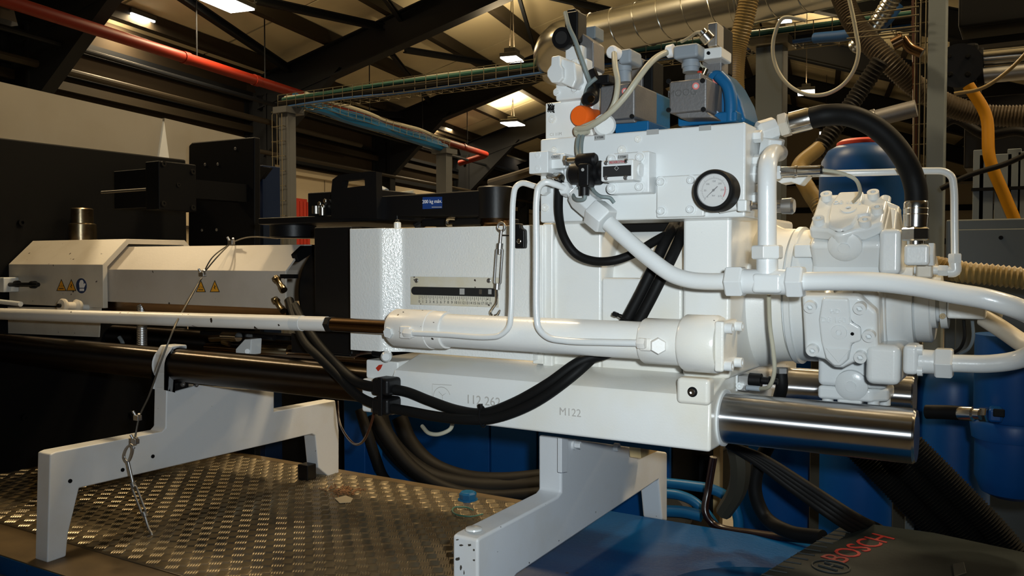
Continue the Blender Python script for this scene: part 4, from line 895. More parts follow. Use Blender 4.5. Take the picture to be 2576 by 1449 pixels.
t.part('eye', MB().tube(TP((322, 1162, 1.30), (313, 1150, 1.30), (318, 1130, 1.30), (330, 1118, 1.30), (335, 1125, 1.30), (332, 1145, 1.30)), .0025, 8, 4, True), 'zinc'); t.done()
t = Thing('steel_wire_rope', 'steel wire rope looped over the barrel hood and hanging to the turnbuckle', 'wire rope')
t.part('rope', MB().tube(TP((507, 700, 1.585), (470, 765, 1.50), (436, 830, 1.36), (405, 910, 1.33), (375, 995, 1.32), (350, 1050, 1.31), (338, 1112, 1.30)), .0024, 8), 'rope')
for k, dx in enumerate((-6, 5)): t.part('strand', MB().tube(TP((510, 690, 1.585), (540 + dx, 648, 1.592), (580, 612, 1.66)), .0018, 8), 'rope')
t.part('tail', MB().tube(TP((580, 612, 1.66), (610, 600, 1.72), (645, 596, 1.8), (700, 600, 1.85)), .002, 8), 'rope')
for px, py, Y in ((582, 610, 1.655), (510, 690, 1.58), (346, 1051, 1.30), (340, 1110, 1.29)):
    c = P(px, py, Y); t.part('rope_clamp', MB().lbox(c, EX, EY, EZ, .009, .006, .006).cyl(c + V((-.008, 0, .005)), c + V((-.012, -.004, .016)), .0035, n=8).cyl(c + V((.008, 0, .0)), c + V((.014, -.006, .012)), .0035, n=8), 'zinc', .001)
t.done()
# ---------------------------------------------------------------- traverse cylinder
yc_, zcy = 1.42, 1.72 - .1425
def cy(px, Y=1.385): return XY(px, Y)
t = Thing('hydraulic_cylinder', 'long white hydraulic cylinder lying along the front of the casting', 'hydraulic cylinder')
b0_ = V((0, yc_, zcy))
def seg(x0, x1, prof): return MB().lathe(V((x0, yc_, zcy)), EX, prof, 56)
xA, xB, xC, xD, xE, xF = cy(966), cy(1100), cy(1603), cy(1704), cy(1706), cy(1800)
t.part('barrel', seg(xB, xC, [(0, .0335), (xC - xB, .0335)]), 'white')
t.part('front_head', seg(xA, xB, [(0, .036), (.008, .040), (xB - xA - .035, .040), (xB - xA - .034, .0385), (xB - xA - .012, .0385), (xB - xA, .0375)]), 'whitew')
t.part('rear_gland', seg(xC, xD, [(0, .038), (.004, .0405), (xD - xC, .0405)]), 'white')
t.part('end_cap', seg(xE, xF, [(0, .046), (.005, .0495), (xF - xE - .006, .0495), (xF - xE, .047)]), 'white')
t.part('end_flange', MB().box(xF, xF + .016, yc_ - .04, yc_ + .04, zcy - .042, zcy + .042), 'white', .004)
for zz_ in (-.032, .030):
    for yy in (-.028, .028): t.bolt('socket', V((xF + .016, yc_ + yy, zcy + zz_)), EX, .0085, .012, 'white2')
t.bolt('hex', P(985, 836, 1.39), -EY, .0125, .014, 'white2', 'plug_nut', spin=.3); t.bolt('hex', P(1655, 868, 1.39), -EY + V((.45, 0, 0)), .0145, .022, 'whitew', 'plug_nut')
t.part('port_block', bx(1607, 1640, 850, 884, 1.378, 1.40), 'whitew', .004); t.part('port_block', bx(1003, 1030, 821, 852, 1.374, 1.40), 'whitew', .003)
t.part('mounting_pin', MB().lathe(P(975, 895, 1.46), V((0.6, -1, 0)), [(0, .011), (.02, .012), (.026, .008)], 20), 'white2'); t.part('pin_shank', MB().cyl(P(940, 888, 1.47), P(972, 892, 1.47), .0075), 'dark')
t.done()
t = Thing('piston_rod', 'bronze coloured piston rod entering the cylinder head', 'rod'); xr0 = XY(822, 1.40)
t.part('rod', MB().lathe(V((xr0, yc_, zcy)), EX, [(0, .0155), (xA - xr0 + .004, .0155)], 32), 'bronze'); t.part('lock_nut', MB().hexn(V((XY(806, 1.40), yc_, zcy)), V((xr0, yc_, zcy)), .0185), 'black', .0015); t.done()
xw = XY(807, 1.40); xw2 = XY(720, 1.40)
t = Thing('push_rod', 'long scratched white push rod running off the left edge', 'rod')
t.part('tube', MB().lathe(V((xw, yc_, zcy)), V((-1, 0, -.0155)), [(0, .0168), (.095, .0168), (.10, .0175), (3.2 + xw, .0175)], 36), 'whitew'); t.part('collar', MB().lathe(V((xw2, yc_, zcy - .0155 * (xw - xw2))), V((1, 0, .0155)), [(0, .0178), (.03, .0178)], 36), 'white2'); t.done()
one('guide_rail_end', MB().cyl(P(-60, 752, 1.50), P(52, 765, 1.50), .008), 'white2', 'short white rod end at the far left above the push rod', 'rod')
# ---------------------------------------------------------------- flange cylinder and radial motor
zx = 1.72 - .070; ym = 1.77
x_a, x_b, x_c, x_d = XY(1848, 1.66), XY(1966, 1.64), XY(1986, 1.64), XY(2024, 1.62)
t = Thing('bearing_housing', 'white round bearing housing with stepped flange between casting and motor', 'housing')
t.part('drum', MB().lathe(V((-.475, ym, zx)), EX, [(0, .148), (.02, .146), (.045, .134), (x_b + .475, .133)], 72), 'white')
t.part('flange_ring', MB().lathe(V((x_b, ym, zx)), EX, [(0, .126), (.004, .126), (.005, .137), (x_c - x_b, .137), (x_c - x_b + .001, .131), (x_d - x_b - .008, .131), (x_d - x_b + .03, .128)], 72), 'white2')
t.part('lug', MB().box(x_c + .006, x_d + .01, ym - .125, ym - .08, zx + .075, zx + .1), 'white2', .004); t.bolt('socket', V((x_d - .005, ym - .115, zx + .088)), -EX, .01, .015, 'white2')
t.done()
XM, HX = -.288, .062
t = Thing('radial_motor', 'large white five cylinder radial hydraulic motor at the right', 'motor')
t.part('crankcase', MB().lathe(V((XM - HX - .002, ym, zx)), EX, [(0, .135), (.006, .142), (2 * HX - .01, .142), (2 * HX + .006, .135)], 10), 'white2', .008, seg=3)
def head(th, big=True):
    n = V((0, -math.cos(th), math.sin(th))); tt = V((0, math.sin(th), math.cos(th))); c = V((XM, ym, zx))
    t.part('cylinder_neck', MB().lbox(c + n * .13, EX, tt, n, HX, .066, .04), 'white2', .01, seg=3)
    ol = [(-.062, .064), (.034, .064), (.062, .036), (.062, -.036), (.034, -.058), (.022, -.060), (.004, -.072), (-.012, -.072), (-.028, -.058), (-.062, -.05)]
    cov = MB().ext([c + n * .170 + EX * a + tt * b_ for a, b_ in ol], n * .026); ci = t.part('cylinder_cover', cov, 'white2', .007, seg=3)
    sp = [(-.026, .062), (.018, .062), (.020, .02), (.036, .010), (.036, -.016), (.02, -.022), (.014, -.052), (.0, -.066), (-.012, -.066), (-.026, -.052), (-.032, -.02), (-.034, .02)]
    t.part('raised_rib', MB().ext([c + n * .192 + EX * a + tt * b_ for a, b_ in sp], n * .010), 'white2', .005, parent=ci)
    t.part('centre_boss', MB().lathe(c + n * .2, n, [(0, .014), (.004, .013), (.0045, .005), (.002, .004)], 24), 'white2', parent=ci)
    for a, b_ in ((-.046, .046), (.036, .046), (.049, -.004), (.034, -.044), (-.046, -.036)): t.bolt('socket', c + n * .194 + EX * a + tt * b_, n, .0105, .014, 'white2', parent=ci)
    t.part('vent_plug', MB().lathe(c + n * .168 + tt * .058 + EX * -.004, (n * .45 + tt).normalized(), [(-.02, .025), (.006, .024), (.008, .02), (.009, .008), (.006, .007)], 28), 'white2')
    return c, n, tt, ci
c, n, tt, ci = head(math.radians(-16)); t.text('cast_letters', 'D8 160 J', c + n * .2025 + tt * .022 - EX * .005, .014, 'white2', EX, tt, .0012, ci); t.text('cast_letters', 'HD', c + n * .2025 + tt * .038 - EX * .005, .012, 'white2', EX, tt, .0012, ci)
t.part('cast_arrow', MB().ext([c + n * .2025 + EX * a + tt * b_ for a, b_ in ((-.024, -.03), (.018, -.03), (-.003, -.058))], n * .0015), 'white2', .001, parent=ci)
t.part('drain_hole', MB().lathe(c + n * .202 + EX * .022 + tt * -.002, n, [(0, .003), (.0012, .003)], 12), 'dark', parent=ci)
c, n, tt, ci = head(math.radians(54)); t.text('cast_letters', 'D8 160 J', c + n * .2025 + tt * .022 - EX * .005, .014, 'white2', EX, tt, .0012, ci)
head(math.radians(-90)); head(math.radians(126)); head(math.radians(198))
# front mounting disc seen on top and bottom heads
for th in (54, -90):
    a = math.radians(th); n = V((0, -math.cos(a), math.sin(a))); tt = V((0, math.sin(a), math.cos(a))); c = V((XM, ym, zx))
    pos = c + n * .165 + (tt * -1 if th > 0 else tt) * .062; dr_ = (n * .15 + (tt * -1 if th > 0 else tt)).normalized()
    t.part('side_plug', MB().lathe(pos, dr_, [(0, .030), (.006, .029), (.010, .022), (.011, .010), (.014, .010), (.014, .005)], 32), 'white2')
# distributor end on the right
x2 = XM + HX
t.part('distributor_cone', MB().lathe(V((x2, ym, zx)), EX, [(0, .125), (.015, .118), (.028, .1), (.042, .095)], 48), 'white2')
t.part('distributor_drum', MB().lathe(V((x2 + .042, ym, zx)), EX, [(0, .080), (.003, .083), (.026, .083), (.030, .078)], 56), 'white2')
t.part('upper_port_block', MB().box(x2 - .005, x2 + .030, ym - .155, ym - .03, zx + .045, zx + .125), 'white2', .009, seg=3)
t.part('lower_port_block', MB().box(x2 - .02, x2 + .036, ym - .185, ym - .04, zx - .145, zx - .075), 'white2', .012, seg=3)
t.part('shaft_stub', MB().lathe(V((x2 + .071, ym, zx)), EX, [(0, .045), (.012, .045), (.014, .03), (.02, .03)], 32), 'white2')
t.done()
# speed sensor box
Yn = 1.70
t = Thing('encoder_box', 'white rectangular encoder box behind the curved pipe', 'sensor')
t.part('box', bx(2384, 2482, 735, 803, 1.66, 1.80), 'white2', .004); t.part('neck', MB().cyl(P(2345, 768, 1.73), P(2386, 768, 1.73), .03), 'white2')
t.part('clamp_ring', MB().cyl(P(2368, 768, 1.73), P(2386, 768, 1.73), .042), 'white2'); t.part('rear_ring', MB().cyl(P(2344, 768, 1.73), P(2358, 768, 1.73), .042), 'white2')
t.part('round_end', MB().cyl(P(2482, 778, 1.73), P(2524, 784, 1.73), .014), 'white2'); t.bolt('socket', P(2372, 795, 1.69), -EY, .005, .006, 'oldbrass', 'screw'); t.done()
for i, (px, m) in enumerate(((2424, 'rubberd'), (2446, 'greypost'))): one('signal_cable', MB().tube(TP((px, 805, 1.75), (px + 2, 850, 1.75), (px - 8, 875, 1.76), (px - 30, 890, 1.78)), .003, 8), m, ('black' if i == 0 else 'grey') + ' sensor cable dropping from the white encoder box', 'cable')
# ---------------------------------------------------------------- white pipes
def pipe(name, pts_, r, m, label, n=20): return one(name, MB().tube(TP(*pts_), r, n, 8), m, label, 'pipe')
def nutP(t, a, b, r, m='white2', name='nut', body=None): t.part(name, MB().hexn(a, b, r, .1), m, .0008)
t = Thing('hydraulic_pipe', 'thick white pipe bending down from the manifold to the tee', 'pipe'); Yp1 = 1.395
t.part('tube', MB().tube(TP((1530, 560, 1.40), (1565, 592, 1.40), (1640, 655, 1.40), (1690, 690, 1.40), (1735, 704, 1.40), (1780, 708, 1.40), (1835, 708, 1.40)), .0142, 24, 10), 'white2')
a, b = P(1440, 486, 1.41), P(1545, 574, 1.40); d = (b - a).normalized()
t.part('elbow_body', MB().lathe(P(1462, 500, 1.41), d, [(-.018, .018), (0, .024), (.036, .024), (.04, .020)], 6), 'white2', .003)
t.part('nut', MB().hexn(P(1492, 530, 1.405), P(1528, 559, 1.40), .0275, .1), 'white2', .001); t.part('adapter', MB().cyl(P(1455, 496, 1.41), P(1455, 496, 1.45), .018), 'white2')
t.part('nut', MB().hexn(P(1829, 708, 1.40), P(1873, 708, 1.40), .0275, .1), 'white2', .001); t.done()
t = Thing('pipe_tee', 'white pipe tee fitting in front of the bearing housing', 'pipe fitting'); Yt = 1.40
t.part('run', MB().cyl(P(1872, 708, Yt), P(1982, 710, Yt), .0205), 'white2'); t.part('body_block', bx(1889, 1966, 688, 738, Yt - .021, Yt + .02), 'white2', .007, seg=3)
t.part('branch', MB().cyl(P(1930, 705, Yt), P(1930, 650, Yt), .017), 'white2'); t.done()
t = Thing('hydraulic_pipe', 'upright white pipe curving back over the tee to the manifold side', 'pipe')
t.part('tube', MB().tube(TP((1930, 640, Yt), (1930, 560, Yt), (1930, 450, Yt), (1932, 412, Yt + .01), (1942, 388, Yt + .05), (1960, 385, Yt + .13)), .0148, 24, 10), 'white2')
t.part('nut', MB().hexn(P(1930, 652, Yt), P(1930, 617, Yt), .0255, .1), 'white2', .001); t.done()
t = Thing('hydraulic_pipe', 'thick white pipe sweeping right from the tee and looping back to the motor', 'pipe')
t.part('tube', MB().tube(TP((2020, 708, 1.40), (2100, 707, 1.40), (2200, 709, 1.395), (2300, 720, 1.385), (2400, 738, 1.37), (2480, 752, 1.36), (2560, 776, 1.37)) + [P(2605, 800, 1.42), P(2625, 840, 1.50), P(2610, 880, 1.56), P(2560, 905, 1.585), P(2490, 915, 1.59), P(2396, 914, 1.59)], .0147, 24, 10), 'white2')
t.part('nut', MB().hexn(P(1981, 709, 1.40), P(2024, 709, 1.40), .0275, .1), 'white2', .001)
t.part('nut', MB().hexn(P(2398, 914, 1.59), P(2352, 912, 1.59), .0275, .1), 'white2', .001)
t.part('adapter', MB().lathe(P(2352, 911, 1.59), P(2300, 908, 1.59) - P(2352, 911, 1.59), [(0, .020), (.04, .021)], 28), 'white2')
t.part('flange_clamp', bx(2274, 2314, 868, 944, 1.565, 1.62), 'white2', .008, seg=3)
for py in (880, 932): t.bolt('socket', P(2308, py, 1.575), EX, .009, .008, 'white2')
t.done()
t = Thing('hydraulic_pipe', 'white return pipe passing diagonally behind the curved pipe at the right edge', 'pipe')
t.part('tube', MB().tube(TP((2476, 800, 1.72), (2520, 828, 1.70), (2570, 862, 1.66), (2640, 905, 1.60)), .0155, 20), 'cream'); t.done()
t = Thing('thin_pipe', 'thin white pipe from the cylinder head rising left of its twin', 'pipe')
t.part('tube', MB().tube(TP((1030, 838, 1.375), (1120, 842, 1.372), (1225, 848, 1.370), (1258, 843, 1.370), (1280, 822, 1.370), (1285, 790, 1.370), (1288, 640, 1.375), (1291, 500, 1.38), (1297, 472, 1.385), (1312, 461, 1.40), (1340, 467, 1.43), (1372, 478, 1.47)), .0056, 16, 10), 'white2')
t.part('nut', MB().hexn(P(1018, 837, 1.376), P(1040, 839, 1.376), .0098), 'whitew'); t.done()
t = Thing('thin_pipe', 'thin white pipe rising right of its twin to the small elbow', 'pipe')
t.part('tube', MB().tube(TP((1612, 863, 1.372), (1520, 861, 1.372), (1420, 857, 1.370), (1378, 848, 1.370), (1355, 825, 1.370), (1350, 790, 1.370), (1350, 640, 1.372), (1350, 500, 1.372), (1356, 470, 1.372), (1372, 458, 1.374), (1395, 463, 1.385), (1428, 477, 1.41)), .0062, 16, 10), 'white2')
t.part('nut', MB().hexn(P(1604, 863, 1.372), P(1624, 864, 1.372), .010), 'whitew'); t.part('nut', MB().hexn(P(1418, 473, 1.40), P(1436, 482, 1.43), .0135), 'white2'); t.done()
t = Thing('thin_pipe', 'thin white pipe running right over the motor and down to a small elbow', 'pipe'); Yq = 1.66
t.part('tube', MB().tube(TP((1930, 440, 1.62), (2050, 437, 1.64), (2200, 434, Yq), (2340, 430, Yq), (2375, 432, Yq), (2393, 444, Yq), (2399, 470, Yq), (2401, 560, Yq), (2402, 645, Yq)), .0062, 16, 10), 'white2')
t.part('nut', MB().hexn(P(2402, 638, Yq), P(2402, 662, Yq), .0115), 'white2'); t.part('elbow', MB().tube(TP((2402, 660, Yq), (2402, 682, Yq), (2385, 684, Yq)), .0098, 14, 5), 'white2')
t.part('nut', MB().hexn(P(2386, 681, Yq), P(2360, 680, Yq), .0105), 'white2'); t.part('stub', MB().cyl(P(2362, 680, Yq), P(2300, 678, Yq), .008), 'white2'); t.part('port_block', bx(2304, 2346, 664, 700, 1.64, 1.72), 'cream', .004); t.done()
# ---------------------------------------------------------------- manifold
YM = 1.44
t = Thing('main_manifold', 'large white hydraulic manifold block carrying the gauge and valves', 'manifold')
x0, x1 = XY(1358, YM), XY(1873, YM)
mzb, mzt = P(1620, 553, YM).z, P(1620, 328, YM).z
t.part('block', MB().box(x0, x1, YM, YM + .13, mzb, mzt), 'white2', .004)
for px, py, r in ((1395, 377, .0062), (1605, 350, .0062), (1372, 522, .008), (1565, 378, .0085)): t.bolt('plug', P(px, py, YM), -EY, r, .012, 'white', 'plug')
t.bolt('hex', P(1376, 478, YM), -EY, .0115, .02, 'white2', 'plug_nut')
pi = t.part('cover_plate', bx(1650, 1770, 441, 546, YM - .012, YM), 'white2', .003)
for px, py in ((1664, 458), (1740, 454), (1665, 531), (1738, 527)): t.bolt('washered', P(px, py, YM - .012), -EY, .0095, .012, 'white2')
for px, py, w in ((1507, 346, 13), (1640, 332, 15), (1771, 322, 15)): t.part('name_tag', bx(px - w, px + w, py - 6.5, py + 6.5, YM - .0012, YM), 'tag', label='small grey tag')
for dx, dy in ((0, 0),): t.text('tag_text', 'S Y7200', P(1507, 346, YM - .0016), .0052, 'ink')
for py, dy in ((335, .03), (398, .03), (440, .05), (495, .03), (380, .08)): 
    p = P(1873, py, YM); t.bolt('hex', V((x1, YM + dy + .02, p.z)), EX, .011, .014, 'white2', 'plug_nut')
t.part('side_boss', MB().cyl(V((x1, YM + .06, P(1873, 430, YM).z)), V((x1 + .02, YM + .06, P(1873, 430, YM).z)), .016), 'white2')
t.done()
# pressure gauge
g = P(1793, 478, 1.365); g2 = V((g.x, 1.40, g.z)); R = .0345
t = Thing('pressure_gauge', 'round pressure gauge with thick black rim and pale dial', 'gauge')
t.part('bezel', MB().lathe(V((g.x, 1.405, g.z)), -EY, [(0, R * .98), (.030, R), (.037, R * .985), (.040, R * .93), (.040, R * .79), (.034, R * .77)], 64), 'rubber')
di = t.part('dial', MB().lathe(V((g.x, 1.371, g.z)), -EY, [(0, R * .765), (.001, R * .765)], 56), 'dial')
yd = 1.3697
ring = MB(); tkb = MB()
for i in range(55):
    a = math.radians(225 - i * 5); rr0, rr1 = R * .54, R * (.60 if i % 9 else .66); dd = V((math.cos(a), 0, math.sin(a))); s_ = V((-dd.z, 0, dd.x)); c = V((g.x, yd, g.z))
    tkb.ext([c + dd * rr0 - s_ * .00018, c + dd * rr1 - s_ * .00018, c + dd * rr1 + s_ * .00018, c + dd * rr0 + s_ * .00018], EY * .0003)
t.part('dial_ticks', tkb, 'ink', parent=di, kind='stuff')
arcr = [V((g.x + R * k * math.cos(math.radians(a)), yd, g.z + R * k * math.sin(math.radians(a)))) for k, rg in ((.53, range(15, -36, -5)), (.58, range(-35, 16, 5))) for a in rg]
t.part('red_arc', MB().ext(arcr, EY * .0003), 'redink', parent=di)
for i, s_ in enumerate(('0', '50', '100', '150', '200', '250', '315')):
    a = math.radians(225 - i * 45); t.text('dial_number', s_, V((g.x + R * .42 * math.cos(a), yd - .0002, g.z + R * .42 * math.sin(a))), .0042, 'ink', depth=.0001, parent=di)
t.text('dial_number', 'bar', V((g.x, yd - .0002, g.z - R * .25)), .0042, 'ink', depth=.0001, parent=di)
na = math.radians(222); nd = V((math.cos(na), 0, math.sin(na))); ns = V((-nd.z, 0, nd.x)); nc = V((g.x, 1.3688, g.z))
t.part('needle', MB().ext([nc + nd * R * .60, nc - ns * .0009, nc - nd * R * .26 - ns * .0007, nc - nd * R * .26 + ns * .0007, nc + ns * .0009], EY * .0004).cyl(nc, nc - EY * .0008, .0020, n=14), 'ink')
t.part('glass', MB().lathe(V((g.x, 1.367, g.z)), -EY, [(0, R * .785), (.0008, R * .785)], 48), 'glass')
t.part('stem', MB().cyl(V((g.x, 1.40, g.z)), V((g.x, 1.45, g.z)), .012), 'white2'); t.done()
t = Thing('gauge_valve', 'white elbow fitting with steel bolt beside the gauge', 'pipe fitting')
t.part('block', bx(1852, 1877, 502, 532, 1.405, 1.44), 'white2', .003); t.part('arm', MB().cyl(P(1810, 526, 1.425), P(1855, 518, 1.425), .0075), 'white2')
t.part('stud', MB().cyl(P(1877, 518, 1.43), P(1965, 518, 1.47), .006), 'zinc'); t.part('nut', MB().hexn(P(1880, 518, 1.43), P(1892, 518, 1.432), .0095), 'zinc')
t.part('nut', MB().hexn(P(1950, 519, 1.47), P(1968, 519, 1.475), .012), 'zinc'); t.part('knob', MB().lathe(P(1968, 519, 1.475), EX, [(0, .013), (.016, .014), (.02, .011)], 18), 'zinc'); t.done()
# transducer with cable
t = Thing('pressure_transducer', 'shiny cylindrical pressure transducer with cable right of the upright pipe', 'sensor'); Yd = 1.52
t.part('hex_base', MB().hexn(P(1946, 436, Yd), P(1966, 434, Yd), .013), 'white2')
t.part('body', MB().lathe(P(1966, 432, Yd), P(2060, 428, Yd) - P(1966, 432, Yd), [(0, .0085), (.022, .0085), (.023, .0098), (.027, .0098), (.028, .0085), (.066, .0085)], 24), 'chrome')
t.part('cable_boot', MB().cyl(P(2057, 428, Yd), P(2070, 428, Yd), .007), 'black')
t.part('cable', MB().tube(TP((2068, 428, Yd), (2110, 434, Yd), (2150, 450, Yd), (2164, 480, Yd + .03), (2150, 505, Yd + .1)), .0032, 10), 'beige'); t.done()
t = Thing('side_elbow', 'white angular elbow fitting behind the transducer', 'pipe fitting')
t.part('body', poly(((1945, 450), (1995, 432), (2034, 440), (2012, 466), (1990, 458), (1965, 462)), 1.60, .04), 'white2', .003); t.done()
# high pressure hose from manifold to motor
t = Thing('hydraulic_hose', 'thick black hose arching from the manifold to the top of the motor', 'hose'); Yh1 = 1.54
hp = TP((2040, 297, Yh1), (2075, 290, Yh1), (2130, 290, 1.555), (2185, 310, 1.57), (2235, 348, 1.585), (2272, 395, 1.60), (2294, 440, 1.615), (2304, 480, 1.62), (2305, 512, 1.62))
t.part('hose', MB().tube(hp, .0185, 22, 8), 'rubber')
t.part('crimp', MB().lathe(P(1985, 312, Yh1), P(2042, 297, Yh1) - P(1985, 312, Yh1), [(0, .016), (.004, .0195), (.034, .0195), (.038, .0185)], 28), 'chrome')
t.part('nut', MB().hexn(P(1962, 318, Yh1), P(1986, 311, Yh1), .022), 'cream'); t.part('elbow', MB().lathe(P(1905, 338, 1.52), P(1958, 320, 1.54) - P(1905, 338, 1.52), [(0, .017), (.006, .022), (.034, .021)], 8), 'white2', .002)
t.part('elbow_base', MB().lathe(P(1945, 348, 1.52), V((-.25, .2, -1)), [(0, .022), (.03, .021), (.034, .018)], 6), 'white2', .003)
cr0, cr1 = P(2305, 506, 1.62), P(2303, 572, 1.62)
t.part('crimp', MB().lathe(cr0, cr1 - cr0, [(0, .0185), (.003, .0200), (.012, .0198), (.013, .0205), (.022, .0198), (.023, .0205), (.032, .0198), (.044, .0195)], 28), 'chrome')
t.part('nut', MB().hexn(P(2303, 572, 1.62), P(2303, 606, 1.62), .0235), 'chrome'); t.part('swivel_block', bx(2273, 2338, 614, 668, 1.592, 1.65), 'white2', .006); t.part('hex_plug', MB().hexn(P(2336, 640, 1.62), P(2352, 640, 1.62), .022), 'white2')
t.part('neck', MB().cyl(P(2303, 604, 1.62), P(2303, 618, 1.62), .014), 'chrome'); t.done()
# ---------------------------------------------------------------- valves on the manifold front
t = Thing('solenoid_valve', 'white valve on the manifold front with black name plate and black coil', 'valve'); Yv = 1.405
t.part('subplate', bx(1531, 1632, 383, 487, 1.405, YM), 'white2', .003)
for px, py in ((1611, 396), (1541, 401), (1610, 470), (1540, 474)): t.bolt('washered', P(px, py, 1.405), -EY, .0105, .010, 'white2')
t.part('valve_body', bx(1510, 1592, 402, 455, 1.365, 1.405), 'white2', .003)
t.part('name_plate', bx(1516, 1586, 417, 444, 1.3635, 1.365), 'ink', label='black name plate'); t.part('brand_label', bx(1530, 1574, 403, 413, 1.3638, 1.365), 'tag'); t.text('brand_text', 'REXROTH', P(1552, 408, 1.3632), .0062, 'redink')
t.text('symbol', '◇', P(1551, 424, 1.3630), .009, 'tag')
for px, py in ((1525, 410), (1575, 405), (1525, 448), (1574, 447)): t.bolt('screw', P(px, py, 1.365), -EY, .0042, .004, 'zinc', 'screw')
t.part('side_plug', MB().cyl(P(1600, 428, 1.395), P(1614, 428, 1.395), .012), 'white2'); t.part('name_tag', bx(1553, 1578, 389, 400, 1.402, 1.404), 'tag'); t.text('tag_text', 'S Y7200', P(1565, 395, 1.4015), .0045, 'ink')
co = t.part('coil', MB().lathe(P(1436, 438, 1.39), EX, [(0, .015), (.004, .019), (.028, .020), (.030, .021), (.060, .021), (.062, .014), (.075, .012)], 28), 'black')
t.part('connector', bx(1452, 1480, 410, 470, 1.352, 1.38), 'black', .004); t.part('plug_top', MB().lathe(P(1452, 404, 1.375), EX, [(0, .010), (.004, .012), (.034, .012), (.038, .009)], 20), 'black')
t.part('gland', MB().cyl(P(1470, 468, 1.366), P(1470, 492, 1.366), .009), 'black'); t.bolt('screw', P(1466, 427, 1.352), -EY, .003, .003, 'tag', 'screw')
t.done()
t = Thing('check_valve_block', 'small white block with two recessed screws at the manifold left edge', 'valve')
t.part('block', bx(1330, 1378, 381, 436, 1.385, YM), 'white2', .002); t.part('side_block', bx(1380, 1420, 387, 424, 1.40, YM), 'white2', .002)
for py in (390, 424): t.bolt('plug', P(1353, py, 1.385), -EY, .0062, .004, 'white2', 'screw')
t.part('name_tag', bx(1384, 1409, 389, 401, 1.399, 1.4), 'tag'); t.text('tag_text', 'S Y6311', P(1396, 395, 1.3988), .0045, 'ink')
t.part('stem', MB().cyl(P(1421, 404, 1.40), P(1456, 402, 1.39), .0052), 'chrome'); t.part('stem_nut', MB().hexn(P(1420, 405, 1.40), P(1428, 404, 1.40), .010), 'zinc')
t.part('bracket', bx(1417, 1450, 410, 478, 1.42, YM), 'white2', .003); t.done()
t = Thing('small_hose_fitting', 'chrome banjo fitting under the small white block', 'pipe fitting')
t.part('banjo', MB().lathe(P(1398, 446, 1.41), P(1416, 448, 1.40) - P(1398, 446, 1.41), [(0, .008), (.014, .010), (.02, .007)], 16), 'chrome'); t.part('nut', MB().hexn(P(1384, 443, 1.42), P(1398, 446, 1.41), .009), 'zinc'); t.part('ferrule', MB().cyl(P(1406, 450, 1.405), P(1406, 472, 1.405), .0088), 'dark'); t.done()
hose('rubber_hose', [(1406, 470, 1.405), (1406, 540, 1.42), (1418, 595, 1.44), (1448, 638, 1.455), (1490, 656, 1.46), (1540, 656, 1.465), (1590, 640, 1.48), (1650, 605, 1.52), (1705, 575, 1.58)], .0083, 'rubber', 'thinner black hose looping down from the small block', n=16)
t = Thing('hose_pair', 'front of the two thick black hoses sweeping past the cylinder to the clamp', 'hose')
h1 = TP((1700, 560, 1.60), (1672, 610, 1.53), (1640, 680, 1.505), (1600, 760, 1.495), (1565, 820, 1.49), (1520, 870, 1.485), (1440, 945, 1.437), (1340, 1015, 1.425), (1240, 1052, 1.425), (1180, 1055, 1.42), (1100, 1048, 1.42), (1030, 1035, 1.42), (955, 1020, 1.42), (900, 995, 1.43), (850, 945, 1.44), (805, 900, 1.45), (770, 865, 1.47), (748, 820, 1.50), (735, 780, 1.54), (728, 755, 1.56))
t.part('hose', MB().tube(h1, .0108, 18, 8), 'rubber'); t.done()
t = Thing('hose_pair', 'rear of the two thick black hoses crossing above its twin at the clamp', 'hose')
h2 = TP((1725, 560, 1.60), (1700, 625, 1.53), (1668, 690, 1.505), (1630, 765, 1.495), (1592, 830, 1.49), (1545, 880, 1.485), (1460, 910, 1.45), (1380, 965, 1.43), (1290, 1015, 1.428), (1215, 1040, 1.43), (1150, 1032, 1.432), (1080, 1008, 1.432), (1020, 985, 1.432), (955, 975, 1.42), (900, 962, 1.43), (855, 925, 1.45), (820, 888, 1.46), (790, 850, 1.48), (760, 805, 1.51), (742, 770, 1.55))
t.part('hose', MB().tube(h2, .0108, 18, 8), 'rubber'); t.done()
t = Thing('hose_clamp', 'black double hose clamp with two rounded halves below the cylinder head', 'clamp')
t.part('upper_half', bx(931, 973, 952, 996, 1.40, 1.45), 'black', .008, seg=3); t.part('lower_half', bx(930, 973, 1001, 1045, 1.40, 1.45), 'black', .008, seg=3); t.part('strap', bx(948, 958, 950, 1046, 1.398, 1.402), 'black', .001); t.done()
def tie(px, py, Y, ang, ln, lab):
    t = Thing('cable_tie', lab, 'cable tie'); c = P(px, py, Y); d = V((math.cos(ang), 0, math.sin(ang)))
    t.part('band', MB().tube([c + d * (ln * math.cos(a)) + EY * (.0125 * math.sin(a)) for a in [i * .5236 for i in range(12)]], .0018, 6, 3, True), 'black'); t.part('lock_head', MB().lbox(c + d * ln - EY * .004, d, EY, d.cross(EY), .005, .004, .004), 'black', .001); t.done()
tie(1214, 1048, 1.425, math.radians(97), .021, 'black cable tie joining the two hoses at their lowest point')
tie(1578, 802, 1.485, math.radians(160), .024, 'black cable tie around the hoses just above the cylinder')
hose('thin_cable', [(850, 1010, 1.9), (852, 1050, 1.85), (870, 1095, 1.7), (895, 1118, 1.6), (920, 1100, 1.5), (938, 1050, 1.46), (945, 1010, 1.45)], .0032, 'copper', 'thin reddish brown cable drooping behind the hose clamp', cat='cable', n=8)
hose('looped_cable', [(1062, 1072, 1.52), (1080, 1090, 1.50), (1105, 1092, 1.50), (1132, 1080, 1.51), (1140, 1060, 1.53)], .0045, 'beige', 'short beige cable loop under the casting beside the hoses', cat='cable', n=10)
